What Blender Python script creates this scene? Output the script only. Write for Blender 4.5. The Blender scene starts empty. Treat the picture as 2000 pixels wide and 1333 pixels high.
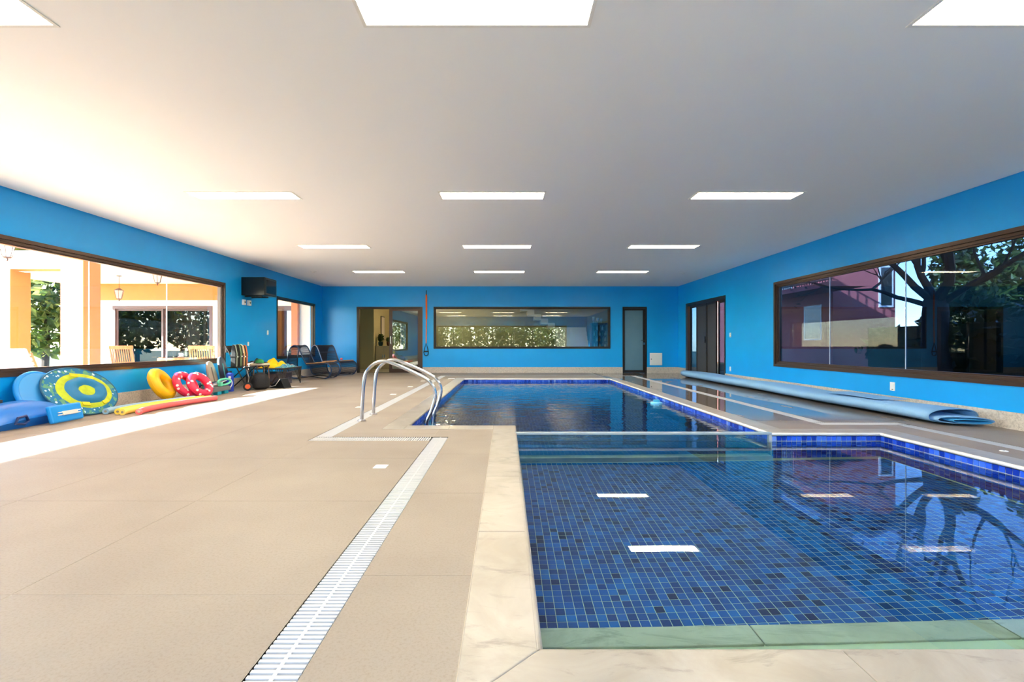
import bpy, math, random
from mathutils import Vector, Matrix
random.seed(7)
scn = bpy.context.scene
COL = scn.collection

# ------------------------------------------------------------------ camera, sky, sun, exposure
cam_d = bpy.data.cameras.new('camera'); cam = bpy.data.objects.new('camera', cam_d); COL.objects.link(cam)
cam.location = (0, 0, 0.95); cam.rotation_euler = (math.pi/2, 0, 0)
cam_d.sensor_width = 36; cam_d.lens = 933*36/2000
cam_d.shift_x = 12/2000; cam_d.shift_y = 5.5/2000
cam_d.clip_start = 0.05; cam_d.clip_end = 500
scn.camera = cam

SUN = Vector((1.0, 0.45, -0.545)).normalized()      # direction the sunlight travels
w = bpy.data.worlds.new('sky'); scn.world = w; w.use_nodes = True
nt = w.node_tree; nt.nodes.clear()
sky = nt.nodes.new('ShaderNodeTexSky'); sky.sky_type = 'NISHITA'; sky.sun_disc = False
sky.sun_elevation = math.asin(-SUN.z); sky.sun_rotation = math.atan2(-SUN.x, -SUN.y)
sky.air_density = 1.0; sky.dust_density = 0.1; sky.ozone_density = 2.5
bg = nt.nodes.new('ShaderNodeBackground'); bg.inputs[1].default_value = 0.43
out = nt.nodes.new('ShaderNodeOutputWorld')
nt.links.new(sky.outputs[0], bg.inputs[0]); nt.links.new(bg.outputs[0], out.inputs[0])

sd = bpy.data.lights.new('sun', 'SUN'); so = bpy.data.objects.new('sun', sd); COL.objects.link(so)
sd.energy = 11.0; sd.angle = math.radians(0.6); sd.color = (1.0, 0.965, 0.92)
so.rotation_euler = SUN.to_track_quat('-Z', 'Y').to_euler(); so.location = (-20, -9, 12)
PANEL = 11.5                                          # emission of the ceiling panels
vs = scn.view_settings
vs.view_transform = 'Standard'; vs.look = 'None'; vs.exposure = 2.55; vs.gamma = 1.0; vs.use_curve_mapping = False
scn.cycles.use_denoising = True
scn.cycles.max_bounces = 14; scn.cycles.diffuse_bounces = 6; scn.cycles.glossy_bounces = 6
scn.cycles.transmission_bounces = 8; scn.cycles.transparent_max_bounces = 16
scn.cycles.sample_clamp_indirect = 8.0
scn.cycles.caustics_reflective = True; scn.cycles.caustics_refractive = True

# ------------------------------------------------------------------ helpers
def lin(c):
    c = [v/255.0 for v in c[:3]]
    return tuple((v/12.92 if v <= 0.04045 else ((v+0.055)/1.055)**2.4) for v in c)+(1.0,)

class N:
    """small node-graph helper"""
    def __init__(s, name):
        s.m = bpy.data.materials.new(name); s.m.use_nodes = True; s.t = s.m.node_tree; s.t.nodes.clear()
        s.out = s.n('ShaderNodeOutputMaterial')
    def n(s, k, **kw):
        x = s.t.nodes.new(k)
        for a, b in kw.items(): setattr(x, a, b)
        return x
    def l(s, a, b): s.t.links.new(a, b)

def M(name, rgb, rough=0.5, metal=0.0, var=0.0, vscale=8.0, bump=0.0, bscale=60.0, spec=0.5, stretch=None, rgb2=None, coat=0.0, emit=None, trans=0.0):
    g = N(name); p = g.n('ShaderNodeBsdfPrincipled')
    p.inputs['Base Color'].default_value = lin(rgb); p.inputs['Roughness'].default_value = rough
    p.inputs['Metallic'].default_value = metal; p.inputs['Specular IOR Level'].default_value = spec
    p.inputs['Coat Weight'].default_value = coat
    if emit: p.inputs['Emission Color'].default_value = lin(emit[0]); p.inputs['Emission Strength'].default_value = emit[1]
    if trans: p.inputs['Transmission Weight'].default_value = trans
    if var or bump or rgb2:
        tc = g.n('ShaderNodeTexCoord'); mp = g.n('ShaderNodeMapping'); g.l(tc.outputs['Object'], mp.inputs[0])
        if stretch: mp.inputs['Scale'].default_value = stretch
    if var or rgb2:
        no = g.n('ShaderNodeTexNoise'); no.inputs['Scale'].default_value = vscale; no.inputs['Detail'].default_value = 6
        no.inputs['Roughness'].default_value = 0.65
        g.l(mp.outputs[0], no.inputs['Vector'])
        rp = g.n('ShaderNodeValToRGB'); g.l(no.outputs[0], rp.inputs[0])
        rp.color_ramp.elements[0].position = 0.3; rp.color_ramp.elements[1].position = 0.7
        c2 = rgb2 if rgb2 else tuple(max(0, v*(1-var)) for v in rgb)
        rp.color_ramp.elements[0].color = lin(c2); rp.color_ramp.elements[1].color = lin(rgb)
        g.l(rp.outputs[0], p.inputs['Base Color'])
    if bump:
        nb = g.n('ShaderNodeTexNoise'); nb.inputs['Scale'].default_value = bscale; nb.inputs['Detail'].default_value = 4
        g.l(mp.outputs[0], nb.inputs['Vector'])
        bm = g.n('ShaderNodeBump'); bm.inputs['Strength'].default_value = bump; bm.inputs['Distance'].default_value = 0.01
        g.l(nb.outputs[0], bm.inputs['Height']); g.l(bm.outputs[0], p.inputs['Normal'])
    g.l(p.outputs[0], g.out.inputs[0]); return g.m

def glass_mat(name, tint, ior=1.5, rough=0.0, haze=None):
    """flat window glass: clear see-through tint plus Fresnel mirror reflection"""
    g = N(name)
    tr = g.n('ShaderNodeBsdfTransparent'); tr.inputs[0].default_value = tuple(tint)+(1,)
    gl = g.n('ShaderNodeBsdfGlossy'); gl.inputs['Roughness'].default_value = rough; gl.inputs[0].default_value = (1, 1, 1, 1)
    geo = g.n('ShaderNodeNewGeometry'); ma = g.n('ShaderNodeMath', operation='MULTIPLY_ADD')
    ma.inputs[1].default_value = -(ior-1/ior); ma.inputs[2].default_value = ior
    g.l(geo.outputs['Backfacing'], ma.inputs[0])
    fr = g.n('ShaderNodeFresnel'); g.l(ma.outputs[0], fr.inputs['IOR'])
    mx = g.n('ShaderNodeMixShader'); g.l(fr.outputs[0], mx.inputs[0]); g.l(tr.outputs[0], mx.inputs[1]); g.l(gl.outputs[0], mx.inputs[2])
    last = mx
    if haze:
        df = g.n('ShaderNodeBsdfTranslucent'); df.inputs[0].default_value = lin(haze[0])
        d2 = g.n('ShaderNodeBsdfDiffuse'); d2.inputs[0].default_value = lin(haze[0])
        ad = g.n('ShaderNodeMixShader'); ad.inputs[0].default_value = 0.5; g.l(df.outputs[0], ad.inputs[1]); g.l(d2.outputs[0], ad.inputs[2])
        m2 = g.n('ShaderNodeMixShader'); m2.inputs[0].default_value = haze[1]
        g.l(mx.outputs[0], m2.inputs[1]); g.l(ad.outputs[0], m2.inputs[2]); last = m2
    g.l(last.outputs[0], g.out.inputs[0]); return g.m

def rot_to(v):
    return v.to_track_quat('Z', 'Y').to_matrix()

class MB:
    def __init__(s): s.v = []; s.f = []; s.mi = []
    def add(s, vs, fs, m=0):
        b = len(s.v); s.v += [tuple(x) for x in vs]; s.f += [tuple(b+i for i in f) for f in fs]; s.mi += [m]*len(fs); return s
    def box(s, x0, y0, z0, x1, y1, z1, m=0, bottom=True):
        vs = [(x0,y0,z0),(x1,y0,z0),(x1,y1,z0),(x0,y1,z0),(x0,y0,z1),(x1,y0,z1),(x1,y1,z1),(x0,y1,z1)]
        fs = [(4,5,6,7),(0,1,5,4),(1,2,6,5),(2,3,7,6),(3,0,4,7)]
        if bottom: fs.append((3,2,1,0))
        return s.add(vs, fs, m)
    def obox(s, c, size, mat, m=0):
        """box of a size about centre c, turned by a 3x3 matrix"""
        hx, hy, hz = size[0]/2, size[1]/2, size[2]/2
        vs = [Vector(c)+mat@Vector(p) for p in [(-hx,-hy,-hz),(hx,-hy,-hz),(hx,hy,-hz),(-hx,hy,-hz),(-hx,-hy,hz),(hx,-hy,hz),(hx,hy,hz),(-hx,hy,hz)]]
        return s.add(vs, [(4,5,6,7),(0,1,5,4),(1,2,6,5),(2,3,7,6),(3,0,4,7),(3,2,1,0)], m)
    def bar(s, a, b, wd, th, m=0, up=(0,0,1)):
        """rectangular bar from a to b"""
        a = Vector(a); b = Vector(b); d = (b-a); L = d.length; d.normalize()
        u = Vector(up); x = d.cross(u)
        if x.length < 1e-4: x = d.cross(Vector((0,1,0)))
        x.normalize(); z = x.cross(d)
        mt = Matrix((x, d, z)).transposed()
        return s.obox((a+b)/2, (wd, L, th), mt, m)
    def tube(s, pts, r, n=8, closed=False, m=0, caps=True):
        pts = [Vector(p) for p in pts]; k = len(pts); rs = r if isinstance(r, (list, tuple)) else [r]*k
        T = []
        for i in range(k):
            a = pts[(i-1) % k] if closed or i > 0 else pts[i]; b = pts[(i+1) % k] if closed or i < k-1 else pts[i]
            t = (b-a); T.append(t.normalized() if t.length > 1e-9 else Vector((0,0,1)))
        u = T[0].cross(Vector((0,0,1)))
        if u.length < 1e-3: u = T[0].cross(Vector((0,1,0)))
        u.normalize(); vs = []; fs = []
        for i in range(k):
            u = (u - T[i]*u.dot(T[i]))
            if u.length < 1e-6: u = T[i].orthogonal()
            u.normalize(); v = T[i].cross(u)
            for j in range(n):
                a = 2*math.pi*j/n; vs.append(pts[i]+(u*math.cos(a)+v*math.sin(a))*rs[i])
        for i in range(k if closed else k-1):
            i2 = (i+1) % k
            for j in range(n): fs.append((i*n+j, i*n+(j+1) % n, i2*n+(j+1) % n, i2*n+j))
        if caps and not closed: fs.append(tuple(range(n-1, -1, -1))); fs.append(tuple((k-1)*n+j for j in range(n)))
        return s.add(vs, fs, m)
    def lathe(s, prof, c=(0,0,0), n=20, m=0, mat=None, cap=True):
        c = Vector(c); vs = []; fs = []; k = len(prof)
        for (r, z) in prof:
            for j in range(n):
                a = 2*math.pi*j/n; p = Vector((r*math.cos(a), r*math.sin(a), z)); vs.append(c+(mat@p if mat else p))
        for i in range(k-1):
            for j in range(n): fs.append((i*n+j, i*n+(j+1) % n, (i+1)*n+(j+1) % n, (i+1)*n+j))
        if cap: fs.append(tuple(range(n-1, -1, -1))); fs.append(tuple((k-1)*n+j for j in range(n)))
        return s.add(vs, fs, m)
    def prism(s, poly, axis, a, b, m=0):
        """polygon in the plane across an axis, drawn out from a to b"""
        def P(p, h): return {0:(h,p[0],p[1]), 1:(p[0],h,p[1]), 2:(p[0],p[1],h)}[axis]
        k = len(poly); vs = [P(p, a) for p in poly]+[P(p, b) for p in poly]
        fs = [(i, (i+1) % k, k+(i+1) % k, k+i) for i in range(k)]+[tuple(range(k-1, -1, -1)), tuple(range(k, 2*k))]
        return s.add(vs, fs, m)
    def mesh(s, name, mats):
        me = bpy.data.meshes.new(name); me.from_pydata(s.v, [], s.f)
        for mm in (mats if isinstance(mats, (list, tuple)) else [mats]): me.materials.append(mm)
        if any(s.mi): me.polygons.foreach_set('material_index', s.mi)
        me.update(); return me
    def build(s, name, mats, parent=None, loc=None, rot=None, smooth=False, bevel=0, recalc=False, kind=None):
        me = s.mesh(name, mats)
        if recalc:
            import bmesh
            bm = bmesh.new(); bm.from_mesh(me); bmesh.ops.recalc_face_normals(bm, faces=bm.faces); bm.to_mesh(me); bm.free()
        if smooth: me.shade_smooth() if hasattr(me, 'shade_smooth') else None
        o = put(name, me, parent, loc, rot)
        if smooth == 'auto':
            try: me.set_sharp_from_angle(angle=math.radians(40))
            except Exception: pass
        if bevel:
            md = o.modifiers.new('edge', 'BEVEL'); md.width = bevel; md.segments = 2; md.limit_method = 'ANGLE'
        if kind: o['kind'] = kind
        return o

def put(name, data, parent=None, loc=None, rot=None):
    o = bpy.data.objects.new(name, data); COL.objects.link(o)
    if parent: o.parent = parent
    if loc is not None: o.location = loc
    if rot is not None: o.rotation_euler = rot
    return o
def tag(o, label, cat, group=None):
    o['label'] = label; o['category'] = cat
    if group: o['group'] = group
    return o
def thing(name, label, cat, loc=(0,0,0), rz=0, group=None):
    return tag(put(name, None, None, loc, (0, 0, rz)), label, cat, group)
def struct(name, label=None):
    o = put(name, None); o['kind'] = 'structure'
    if label: o['label'] = label
    return o
def sbuild(mb, name, mat, label=None, **k):
    o = mb.build(name, mat, **k); o['kind'] = 'structure'
    if label: o['label'] = label
    return o
def subtract(rects, h):
    """axis-aligned rectangles (a0,b0,a1,b1) minus one hole"""
    out = []
    for (x0, y0, x1, y1) in rects:
        hx0, hy0, hx1, hy1 = max(x0, h[0]), max(y0, h[1]), min(x1, h[2]), min(y1, h[3])
        if hx0 >= hx1-1e-6 or hy0 >= hy1-1e-6: out.append((x0, y0, x1, y1)); continue
        if y0 < hy0: out.append((x0, y0, x1, hy0))
        if hy1 < y1: out.append((x0, hy1, x1, y1))
        if x0 < hx0: out.append((x0, hy0, hx0, hy1))
        if hx1 < x1: out.append((hx1, hy0, x1, hy1))
    return out
def holes(rects, hs):
    for h in hs: rects = subtract(rects, h)
    return rects
def bez(p, n=10):
    """smooth curve (Catmull-Rom) through points"""
    p = [Vector(q) for q in p]; q = [p[0]*2-p[1]]+p+[p[-1]*2-p[-2]]; o = []
    for i in range(1, len(q)-2):
        for k in range(n):
            t = k/n; a, b, c, d = q[i-1], q[i], q[i+1], q[i+2]
            o.append(0.5*((2*b)+(c-a)*t+(2*a-5*b+4*c-d)*t*t+(3*b-a-3*c+d)*t**3))
    o.append(p[-1]); return o
def Rx(a): return Matrix.Rotation(a, 3, 'X')
def Ry(a): return Matrix.Rotation(a, 3, 'Y')
def Rz(a): return Matrix.Rotation(a, 3, 'Z')

# ------------------------------------------------------------------ materials
def floor_mat():
    """beige porcelain with fine pitting; a shallow film of splashed water lies on the deck right of the pool"""
    g = N('beige_porcelain'); p = g.n('ShaderNodeBsdfPrincipled')
    geo = g.n('ShaderNodeNewGeometry'); pos = geo.outputs['Position']
    n1 = g.n('ShaderNodeTexNoise'); n1.inputs['Scale'].default_value = 1.1; n1.inputs['Detail'].default_value = 5; g.l(pos, n1.inputs['Vector'])
    r1 = g.n('ShaderNodeValToRGB'); g.l(n1.outputs[0], r1.inputs[0])
    r1.color_ramp.elements[0].position = .3; r1.color_ramp.elements[1].position = .72
    r1.color_ramp.elements[0].color = lin((138,127,116)); r1.color_ramp.elements[1].color = lin((153,143,131))
    n2 = g.n('ShaderNodeTexNoise'); n2.inputs['Scale'].default_value = 95; n2.inputs['Detail'].default_value = 8; n2.inputs['Roughness'].default_value = .75; g.l(pos, n2.inputs['Vector'])
    r2 = g.n('ShaderNodeValToRGB'); g.l(n2.outputs[0], r2.inputs[0])
    r2.color_ramp.elements[0].position = .33; r2.color_ramp.elements[1].position = .52
    r2.color_ramp.elements[0].color = (.66,.58,.5,1); r2.color_ramp.elements[1].color = (1,1,1,1)
    mu = g.n('ShaderNodeMix', data_type='RGBA', blend_type='MULTIPLY'); mu.inputs[0].default_value = .55
    g.l(r1.outputs[0], mu.inputs[6]); g.l(r2.outputs[0], mu.inputs[7])
    # wet film
    sp = g.n('ShaderNodeSeparateXYZ'); g.l(pos, sp.inputs[0])
    def ramp(o, a, b):
        mr = g.n('ShaderNodeMapRange'); mr.inputs[1].default_value = a; mr.inputs[2].default_value = b; g.l(o, mr.inputs[0]); return mr.outputs[0]
    mx = ramp(sp.outputs[0], 2.4, 3.1); my = ramp(sp.outputs[1], 5.0, 6.6)
    mm = g.n('ShaderNodeMath', operation='MULTIPLY'); g.l(mx, mm.inputs[0]); g.l(my, mm.inputs[1])
    mp = g.n('ShaderNodeMapping'); mp.inputs['Scale'].default_value = (2.2, 0.8, 1); g.l(pos, mp.inputs[0])
    n3 = g.n('ShaderNodeTexNoise'); n3.inputs['Scale'].default_value = 1.3; n3.inputs['Detail'].default_value = 4; g.l(mp.outputs[0], n3.inputs['Vector'])
    w1 = ramp(n3.outputs[0], .27, .38)
    wet = g.n('ShaderNodeMath', operation='MULTIPLY'); g.l(mm.outputs[0], wet.inputs[0]); g.l(w1, wet.inputs[1])
    dk = g.n('ShaderNodeMix', data_type='RGBA', blend_type='MULTIPLY'); g.l(wet.outputs[0], dk.inputs[0])
    g.l(mu.outputs[2], dk.inputs[6]); dk.inputs[7].default_value = (.55,.52,.5,1); g.l(dk.outputs[2], p.inputs['Base Color'])
    rr = g.n('ShaderNodeMapRange'); rr.inputs[3].default_value = .6; rr.inputs[4].default_value = .02; g.l(wet.outputs[0], rr.inputs[0]); g.l(rr.outputs[0], p.inputs['Roughness'])
    bs = g.n('ShaderNodeMath', operation='SUBTRACT'); bs.inputs[0].default_value = 1; g.l(wet.outputs[0], bs.inputs[1])
    b2 = g.n('ShaderNodeMath', operation='MULTIPLY'); b2.inputs[1].default_value = .05; g.l(bs.outputs[0], b2.inputs[0])
    bm = g.n('ShaderNodeBump'); bm.inputs['Distance'].default_value = .004; g.l(b2.outputs[0], bm.inputs['Strength']); g.l(n2.outputs[0], bm.inputs['Height']); g.l(bm.outputs[0], p.inputs['Normal'])
    g.l(p.outputs[0], g.out.inputs[0]); return g.m

def marble_mat(name, a=(164,158,148), b=(146,138,126), vein=(96,91,84), rough=.3):
    g = N(name); p = g.n('ShaderNodeBsdfPrincipled'); geo = g.n('ShaderNodeNewGeometry'); pos = geo.outputs['Position']
    n1 = g.n('ShaderNodeTexNoise'); n1.inputs['Scale'].default_value = 2.6; n1.inputs['Detail'].default_value = 8; n1.inputs['Roughness'].default_value = .6; n1.inputs['Distortion'].default_value = 1.2
    g.l(pos, n1.inputs['Vector'])
    r1 = g.n('ShaderNodeValToRGB'); g.l(n1.outputs[0], r1.inputs[0]); e = r1.color_ramp.elements
    e[0].position = .33; e[0].color = lin(b); e[1].position = .62; e[1].color = lin(a)
    mp = g.n('ShaderNodeMapping'); mp.inputs['Scale'].default_value = (1, 2.6, 1); mp.inputs['Rotation'].default_value = (0, 0, .35); g.l(pos, mp.inputs[0])
    n2 = g.n('ShaderNodeTexNoise'); n2.inputs['Scale'].default_value = 2.4; n2.inputs['Detail'].default_value = 10; n2.inputs['Roughness'].default_value = .7; n2.inputs['Distortion'].default_value = 2.0
    g.l(mp.outputs[0], n2.inputs['Vector'])
    r2 = g.n('ShaderNodeValToRGB'); g.l(n2.outputs[0], r2.inputs[0]); e = r2.color_ramp.elements
    e[0].position = .54; e[0].color = (0,0,0,1); e[1].position = .68; e[1].color = (.55,.55,.55,1)
    mx = g.n('ShaderNodeMix', data_type='RGBA'); g.l(r2.outputs[0], mx.inputs[0]); g.l(r1.outputs[0], mx.inputs[6]); mx.inputs[7].default_value = lin(vein)
    g.l(mx.outputs[2], p.inputs['Base Color']); p.inputs['Roughness'].default_value = rough
    g.l(p.outputs[0], g.out.inputs[0]); return g.m

def granite_mat():
    g = N('speckled_granite'); p = g.n('ShaderNodeBsdfPrincipled'); tc = g.n('ShaderNodeTexCoord')
    n1 = g.n('ShaderNodeTexNoise'); n1.inputs['Scale'].default_value = 45; n1.inputs['Detail'].default_value = 8; n1.inputs['Roughness'].default_value = .8; g.l(tc.outputs['Object'], n1.inputs['Vector'])
    r1 = g.n('ShaderNodeValToRGB'); g.l(n1.outputs[0], r1.inputs[0]); e = r1.color_ramp.elements
    e[0].position = .3; e[0].color = lin((140,128,116)); e[1].position = .55; e[1].color = lin((214,203,190))
    g.l(r1.outputs[0], p.inputs['Base Color']); p.inputs['Roughness'].default_value = .45
    g.l(p.outputs[0], g.out.inputs[0]); return g.m

def water_mat(name, ripple, scale, stretch):
    g = N(name); rf = g.n('ShaderNodeBsdfRefraction'); rf.inputs['IOR'].default_value = 1.333; rf.inputs['Roughness'].default_value = 0
    rf.inputs['Color'].default_value = (.74, .93, 1, 1)
    gl = g.n('ShaderNodeBsdfGlossy'); gl.inputs['Roughness'].default_value = 0; gl.inputs['Color'].default_value = (1, 1, 1, 1)
    fr = g.n('ShaderNodeFresnel'); fr.inputs['IOR'].default_value = 1.333; mx = g.n('ShaderNodeMixShader')
    g.l(fr.outputs[0], mx.inputs[0]); g.l(rf.outputs[0], mx.inputs[1]); g.l(gl.outputs[0], mx.inputs[2])
    geo = g.n('ShaderNodeNewGeometry'); mp = g.n('ShaderNodeMapping'); mp.inputs['Scale'].default_value = stretch; g.l(geo.outputs['Position'], mp.inputs[0])
    n1 = g.n('ShaderNodeTexNoise'); n1.inputs['Scale'].default_value = scale; n1.inputs['Detail'].default_value = 2; g.l(mp.outputs[0], n1.inputs['Vector'])
    bm = g.n('ShaderNodeBump'); bm.inputs['Strength'].default_value = 1; bm.inputs['Distance'].default_value = ripple
    g.l(n1.outputs[0], bm.inputs['Height']); g.l(bm.outputs[0], gl.inputs['Normal']); g.l(bm.outputs[0], rf.inputs['Normal']); g.l(bm.outputs[0], fr.inputs['Normal']); g.l(mx.outputs[0], g.out.inputs[0]); return g.m

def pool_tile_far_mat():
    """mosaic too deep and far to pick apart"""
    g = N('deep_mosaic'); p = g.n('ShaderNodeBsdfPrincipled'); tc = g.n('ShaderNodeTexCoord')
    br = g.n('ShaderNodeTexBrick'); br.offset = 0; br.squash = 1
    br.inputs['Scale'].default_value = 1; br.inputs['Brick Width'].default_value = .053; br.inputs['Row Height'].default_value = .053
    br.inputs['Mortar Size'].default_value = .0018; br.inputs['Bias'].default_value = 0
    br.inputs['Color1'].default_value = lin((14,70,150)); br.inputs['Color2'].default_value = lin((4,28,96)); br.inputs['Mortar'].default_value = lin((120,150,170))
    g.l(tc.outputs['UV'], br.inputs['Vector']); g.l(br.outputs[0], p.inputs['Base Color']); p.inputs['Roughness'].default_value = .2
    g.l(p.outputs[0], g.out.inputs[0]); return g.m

m_floor = floor_mat(); m_marble = marble_mat('cream_marble'); m_granite = granite_mat()
m_grout = M('floor_grout', (190,180,166), .8)
m_wall = M('blue_paint', (0,164,244), .38, var=.03, vscale=2.0, bump=.05, bscale=150)
m_ceil = M('ceiling_white', (245,244,242), .5)
m_dark = M('dark_void', (12,14,18), .9)
m_frame = M('brown_aluminium', (74,55,45), .32, metal=.35, spec=.6)
m_fdark = M('dark_bronze_aluminium', (44,36,33), .35, metal=.3)
m_white = M('white_plastic', (238,238,236), .35)
m_offw = M('grate_white', (196,197,198), .4)
m_steel = M('polished_steel', (205,205,208), .16, metal=1.0)
m_glass_l = glass_mat('clear_window_glass', (.97,.985,.98))
m_glass_r = glass_mat('tinted_window_glass', (.22,.285,.375))
m_glass_f = glass_mat('grey_window_glass', (.74,.80,.79), ior=1.95)
m_joint = M('clear_joint', (235,240,245), .3)
m_divider = glass_mat('divider_glass', (.80,.93,.93), haze=((120,160,175), .10))
m_black = M('black_plastic', (14,15,18), .3)
m_peach = M('peach_render', (222,128,66), .8, var=.05, vscale=4)
m_sunlit = M('sunlit_render', (250,240,226), .8)  # pale tone stands in for sunlight on the peach wall
m_olive = M('olive_wall', (168,160,122), .7)
m_wood = M('honey_wood', (214,150,78), .5, var=.25, vscale=6, stretch=(8,8,.8))
def leaf_mat(name, rgb):
    g = N(name); p = g.n('ShaderNodeBsdfPrincipled'); tl = g.n('ShaderNodeBsdfTranslucent'); mx = g.n('ShaderNodeMixShader'); mx.inputs[0].default_value = .4
    tc = g.n('ShaderNodeTexCoord'); no = g.n('ShaderNodeTexNoise'); no.inputs['Scale'].default_value = 3; g.l(tc.outputs['Object'], no.inputs['Vector'])
    r = g.n('ShaderNodeValToRGB'); r.color_ramp.elements[0].position = .35; r.color_ramp.elements[1].position = .65
    r.color_ramp.elements[0].color = lin(tuple(v*.6 for v in rgb)); r.color_ramp.elements[1].color = lin(rgb); g.l(no.outputs[0], r.inputs[0])
    g.l(r.outputs[0], p.inputs['Base Color']); g.l(r.outputs[0], tl.inputs[0]); p.inputs['Roughness'].default_value = .5
    g.l(p.outputs[0], mx.inputs[1]); g.l(tl.outputs[0], mx.inputs[2]); g.l(mx.outputs[0], g.out.inputs[0]); return g.m
m_leaf = leaf_mat('leaf_green', (92,118,52)); m_leaf2 = leaf_mat('leaf_pale', (156,166,84))
m_bark = M('bark', (70,58,48), .9, var=.4, vscale=12, bump=.5, bscale=30)
m_water1 = water_mat('still_water', .0005, 1.2, (1, 1, 1))
m_water2 = water_mat('rippled_water', .007, 3.4, (.8, 1.7, 1))
PT = [M('tile_blue_%d' % i, c, .55) for i, c in enumerate([(0,90,172),(0,74,152),(0,54,126),(0,20,80),(4,108,188)])]
PTW = [M('edge_tile_%d' % i, c, .12, coat=.3) for i, c in enumerate([(52,104,236),(40,88,222),(20,56,176),(120,158,240),(70,122,238)])]
m_tgrout = M('pool_grout', (214,222,186), .7)
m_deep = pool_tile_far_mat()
# ------------------------------------------------------------------ room shell
XL, XR, YN, YF, ZC = -6.0, 5.63, -1.7, 15.6, 2.825
T = 0.15
# pools (plan): shallow basin and deep basin, divided by a glass panel
SX0, SX1, SY0, SY1 = 0.10, 3.99, 1.477, 5.09
DX0, DX1, DY0, DY1 = -1.14, 2.82, 5.54, 13.0
CW = 0.24
coping = []      # (x0,y0,x1,y1, list of seam positions along the long side, axis)
def cop(x0, y0, x1, y1, ax, seams=()): coping.append((x0, y0, x1, y1, ax, seams))
cop(SX0-CW, SY0-CW, SX0, DY0, 1, (2.41, 3.42, 4.43))
cop(SX0, SY0-CW, SX1+CW, SY0, 0, (1.04, 2.05, 3.06))
cop(DX0-CW, DY0-CW, SX0-CW, DY0, 0, (-1.14, -.14-.5))
cop(DX0-CW, DY0, DX0, DY1+CW, 1, tuple(DY0+1.02*k for k in range(1, 8)))
cop(DX0, DY1, DX1+CW, DY1+CW, 0, tuple(DX0+1.02*k for k in range(1, 4)))
cop(DX1, SY1+CW, DX1+CW, DY1, 1, tuple(DY0+1.02*k for k in range(0, 8)))
cop(DX1, SY1, SX1+CW, SY1+CW, 0, (3.45,))
cop(SX1, SY0, SX1+CW, SY1, 1, (2.41, 3.42, 4.43))
drains = dict(A=(-.744, 1.0, -.586, 4.87), B=(-1.945, 4.68, -.744, 4.87), C=(-1.945, 4.87, -1.78, 14.25), E=(-1.78, 14.1, 3.70, 14.25),
              F=(3.70, 5.77, 3.86, 14.25), G=(3.70, 5.6, 4.74, 5.77), H=(4.58, 1.0, 4.74, 5.6))
pool_rects = [(SX0, SY0, SX1, SY1), (DX0, DY0, DX1, DY1), (SX0, SY1, DX1, DY0)]
hole_all = [c[:4] for c in coping]+list(drains.values())+pool_rects

fl = struct('floor', 'beige porcelain tiled pool deck')
mb = MB()
for r in holes([(XL-T, YN-T, XR+T, YF+T)], pool_rects+list(drains.values())): mb.box(r[0], r[1], -.06, r[2], r[3], -.0012)
mb.build('floor_bed', m_grout, fl)
def tile_zone(x0, x1, xs, ys):
    xs = [x0]+[x for x in xs if x0+.02 < x < x1-.02]+[x1]; g = .0016
    for i in range(len(xs)-1):
        for j in range(len(ys)-1):
            rs = holes([(xs[i]+g, ys[j]+g, xs[i+1]-g, ys[j+1]-g)], [(h[0]-g, h[1]-g, h[2]+g, h[3]+g) for h in hole_all])
            if not rs: continue
            m2 = MB()
            for r in rs: m2.box(r[0], r[1], -.012, r[2], r[3], 0, bottom=False)
            m2.build('floor_tile', m_floor, fl)
tile_zone(XL, -.744, sorted([-1.87-1.08*k for k in range(5)]), sorted([YN]+[1.805+1.08*k for k in range(-3, 13)]+[YF]))
tile_zone(-.744, XR, sorted([.336+1.08*k for k in range(6)]), sorted([YN]+[1.957+1.08*k for k in range(-3, 13)]+[YF]))

# walls with openings: (a0, z0, a1, z1)
WL1 = (2.14, .55, 10.2, 2.25); WL2 = (12.5, .55, 15.0, 2.2)
WR1 = (2.14, .48, 10.02, 2.235); DR = (12.24, 0, 14.92, 2.2)
WF = (-2.36, .79, 3.41, 2.16); DF1 = (-4.87, 0, -2.72, 2.16); DF2 = (3.81, 0, 4.60, 2.16)
WN = (-4.8, .55, 4.2, 2.2)
HT = ZC+.06
def wall(name, axis, pos, sgn, a0, a1, ops, label):
    m = MB()
    for r in holes([(a0, -.05, a1, HT)], ops):
        p0, p1 = sorted((pos, pos+sgn*T))
        if axis == 0: m.box(p0, r[0], r[1], p1, r[2], r[3])
        else: m.box(r[0], p0, r[1], r[2], p1, r[3])
    return sbuild(m, name, m_wall, label)
wall('wall_left', 0, XL, -1, YN-T, YF+T, [WL1, WL2], 'blue painted long wall with the bright veranda windows')
wall('wall_right', 0, XR, 1, YN-T, YF+T, [WR1, DR], 'blue painted long wall with the dark tinted window')
wall('wall_far', 1, YF, 1, XL, XR, [WF, DF1, DF2], 'blue painted end wall behind the pool')
wall('wall_near', 1, YN, -1, XL, XR, [WN], 'blue painted end wall behind the viewer')

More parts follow.
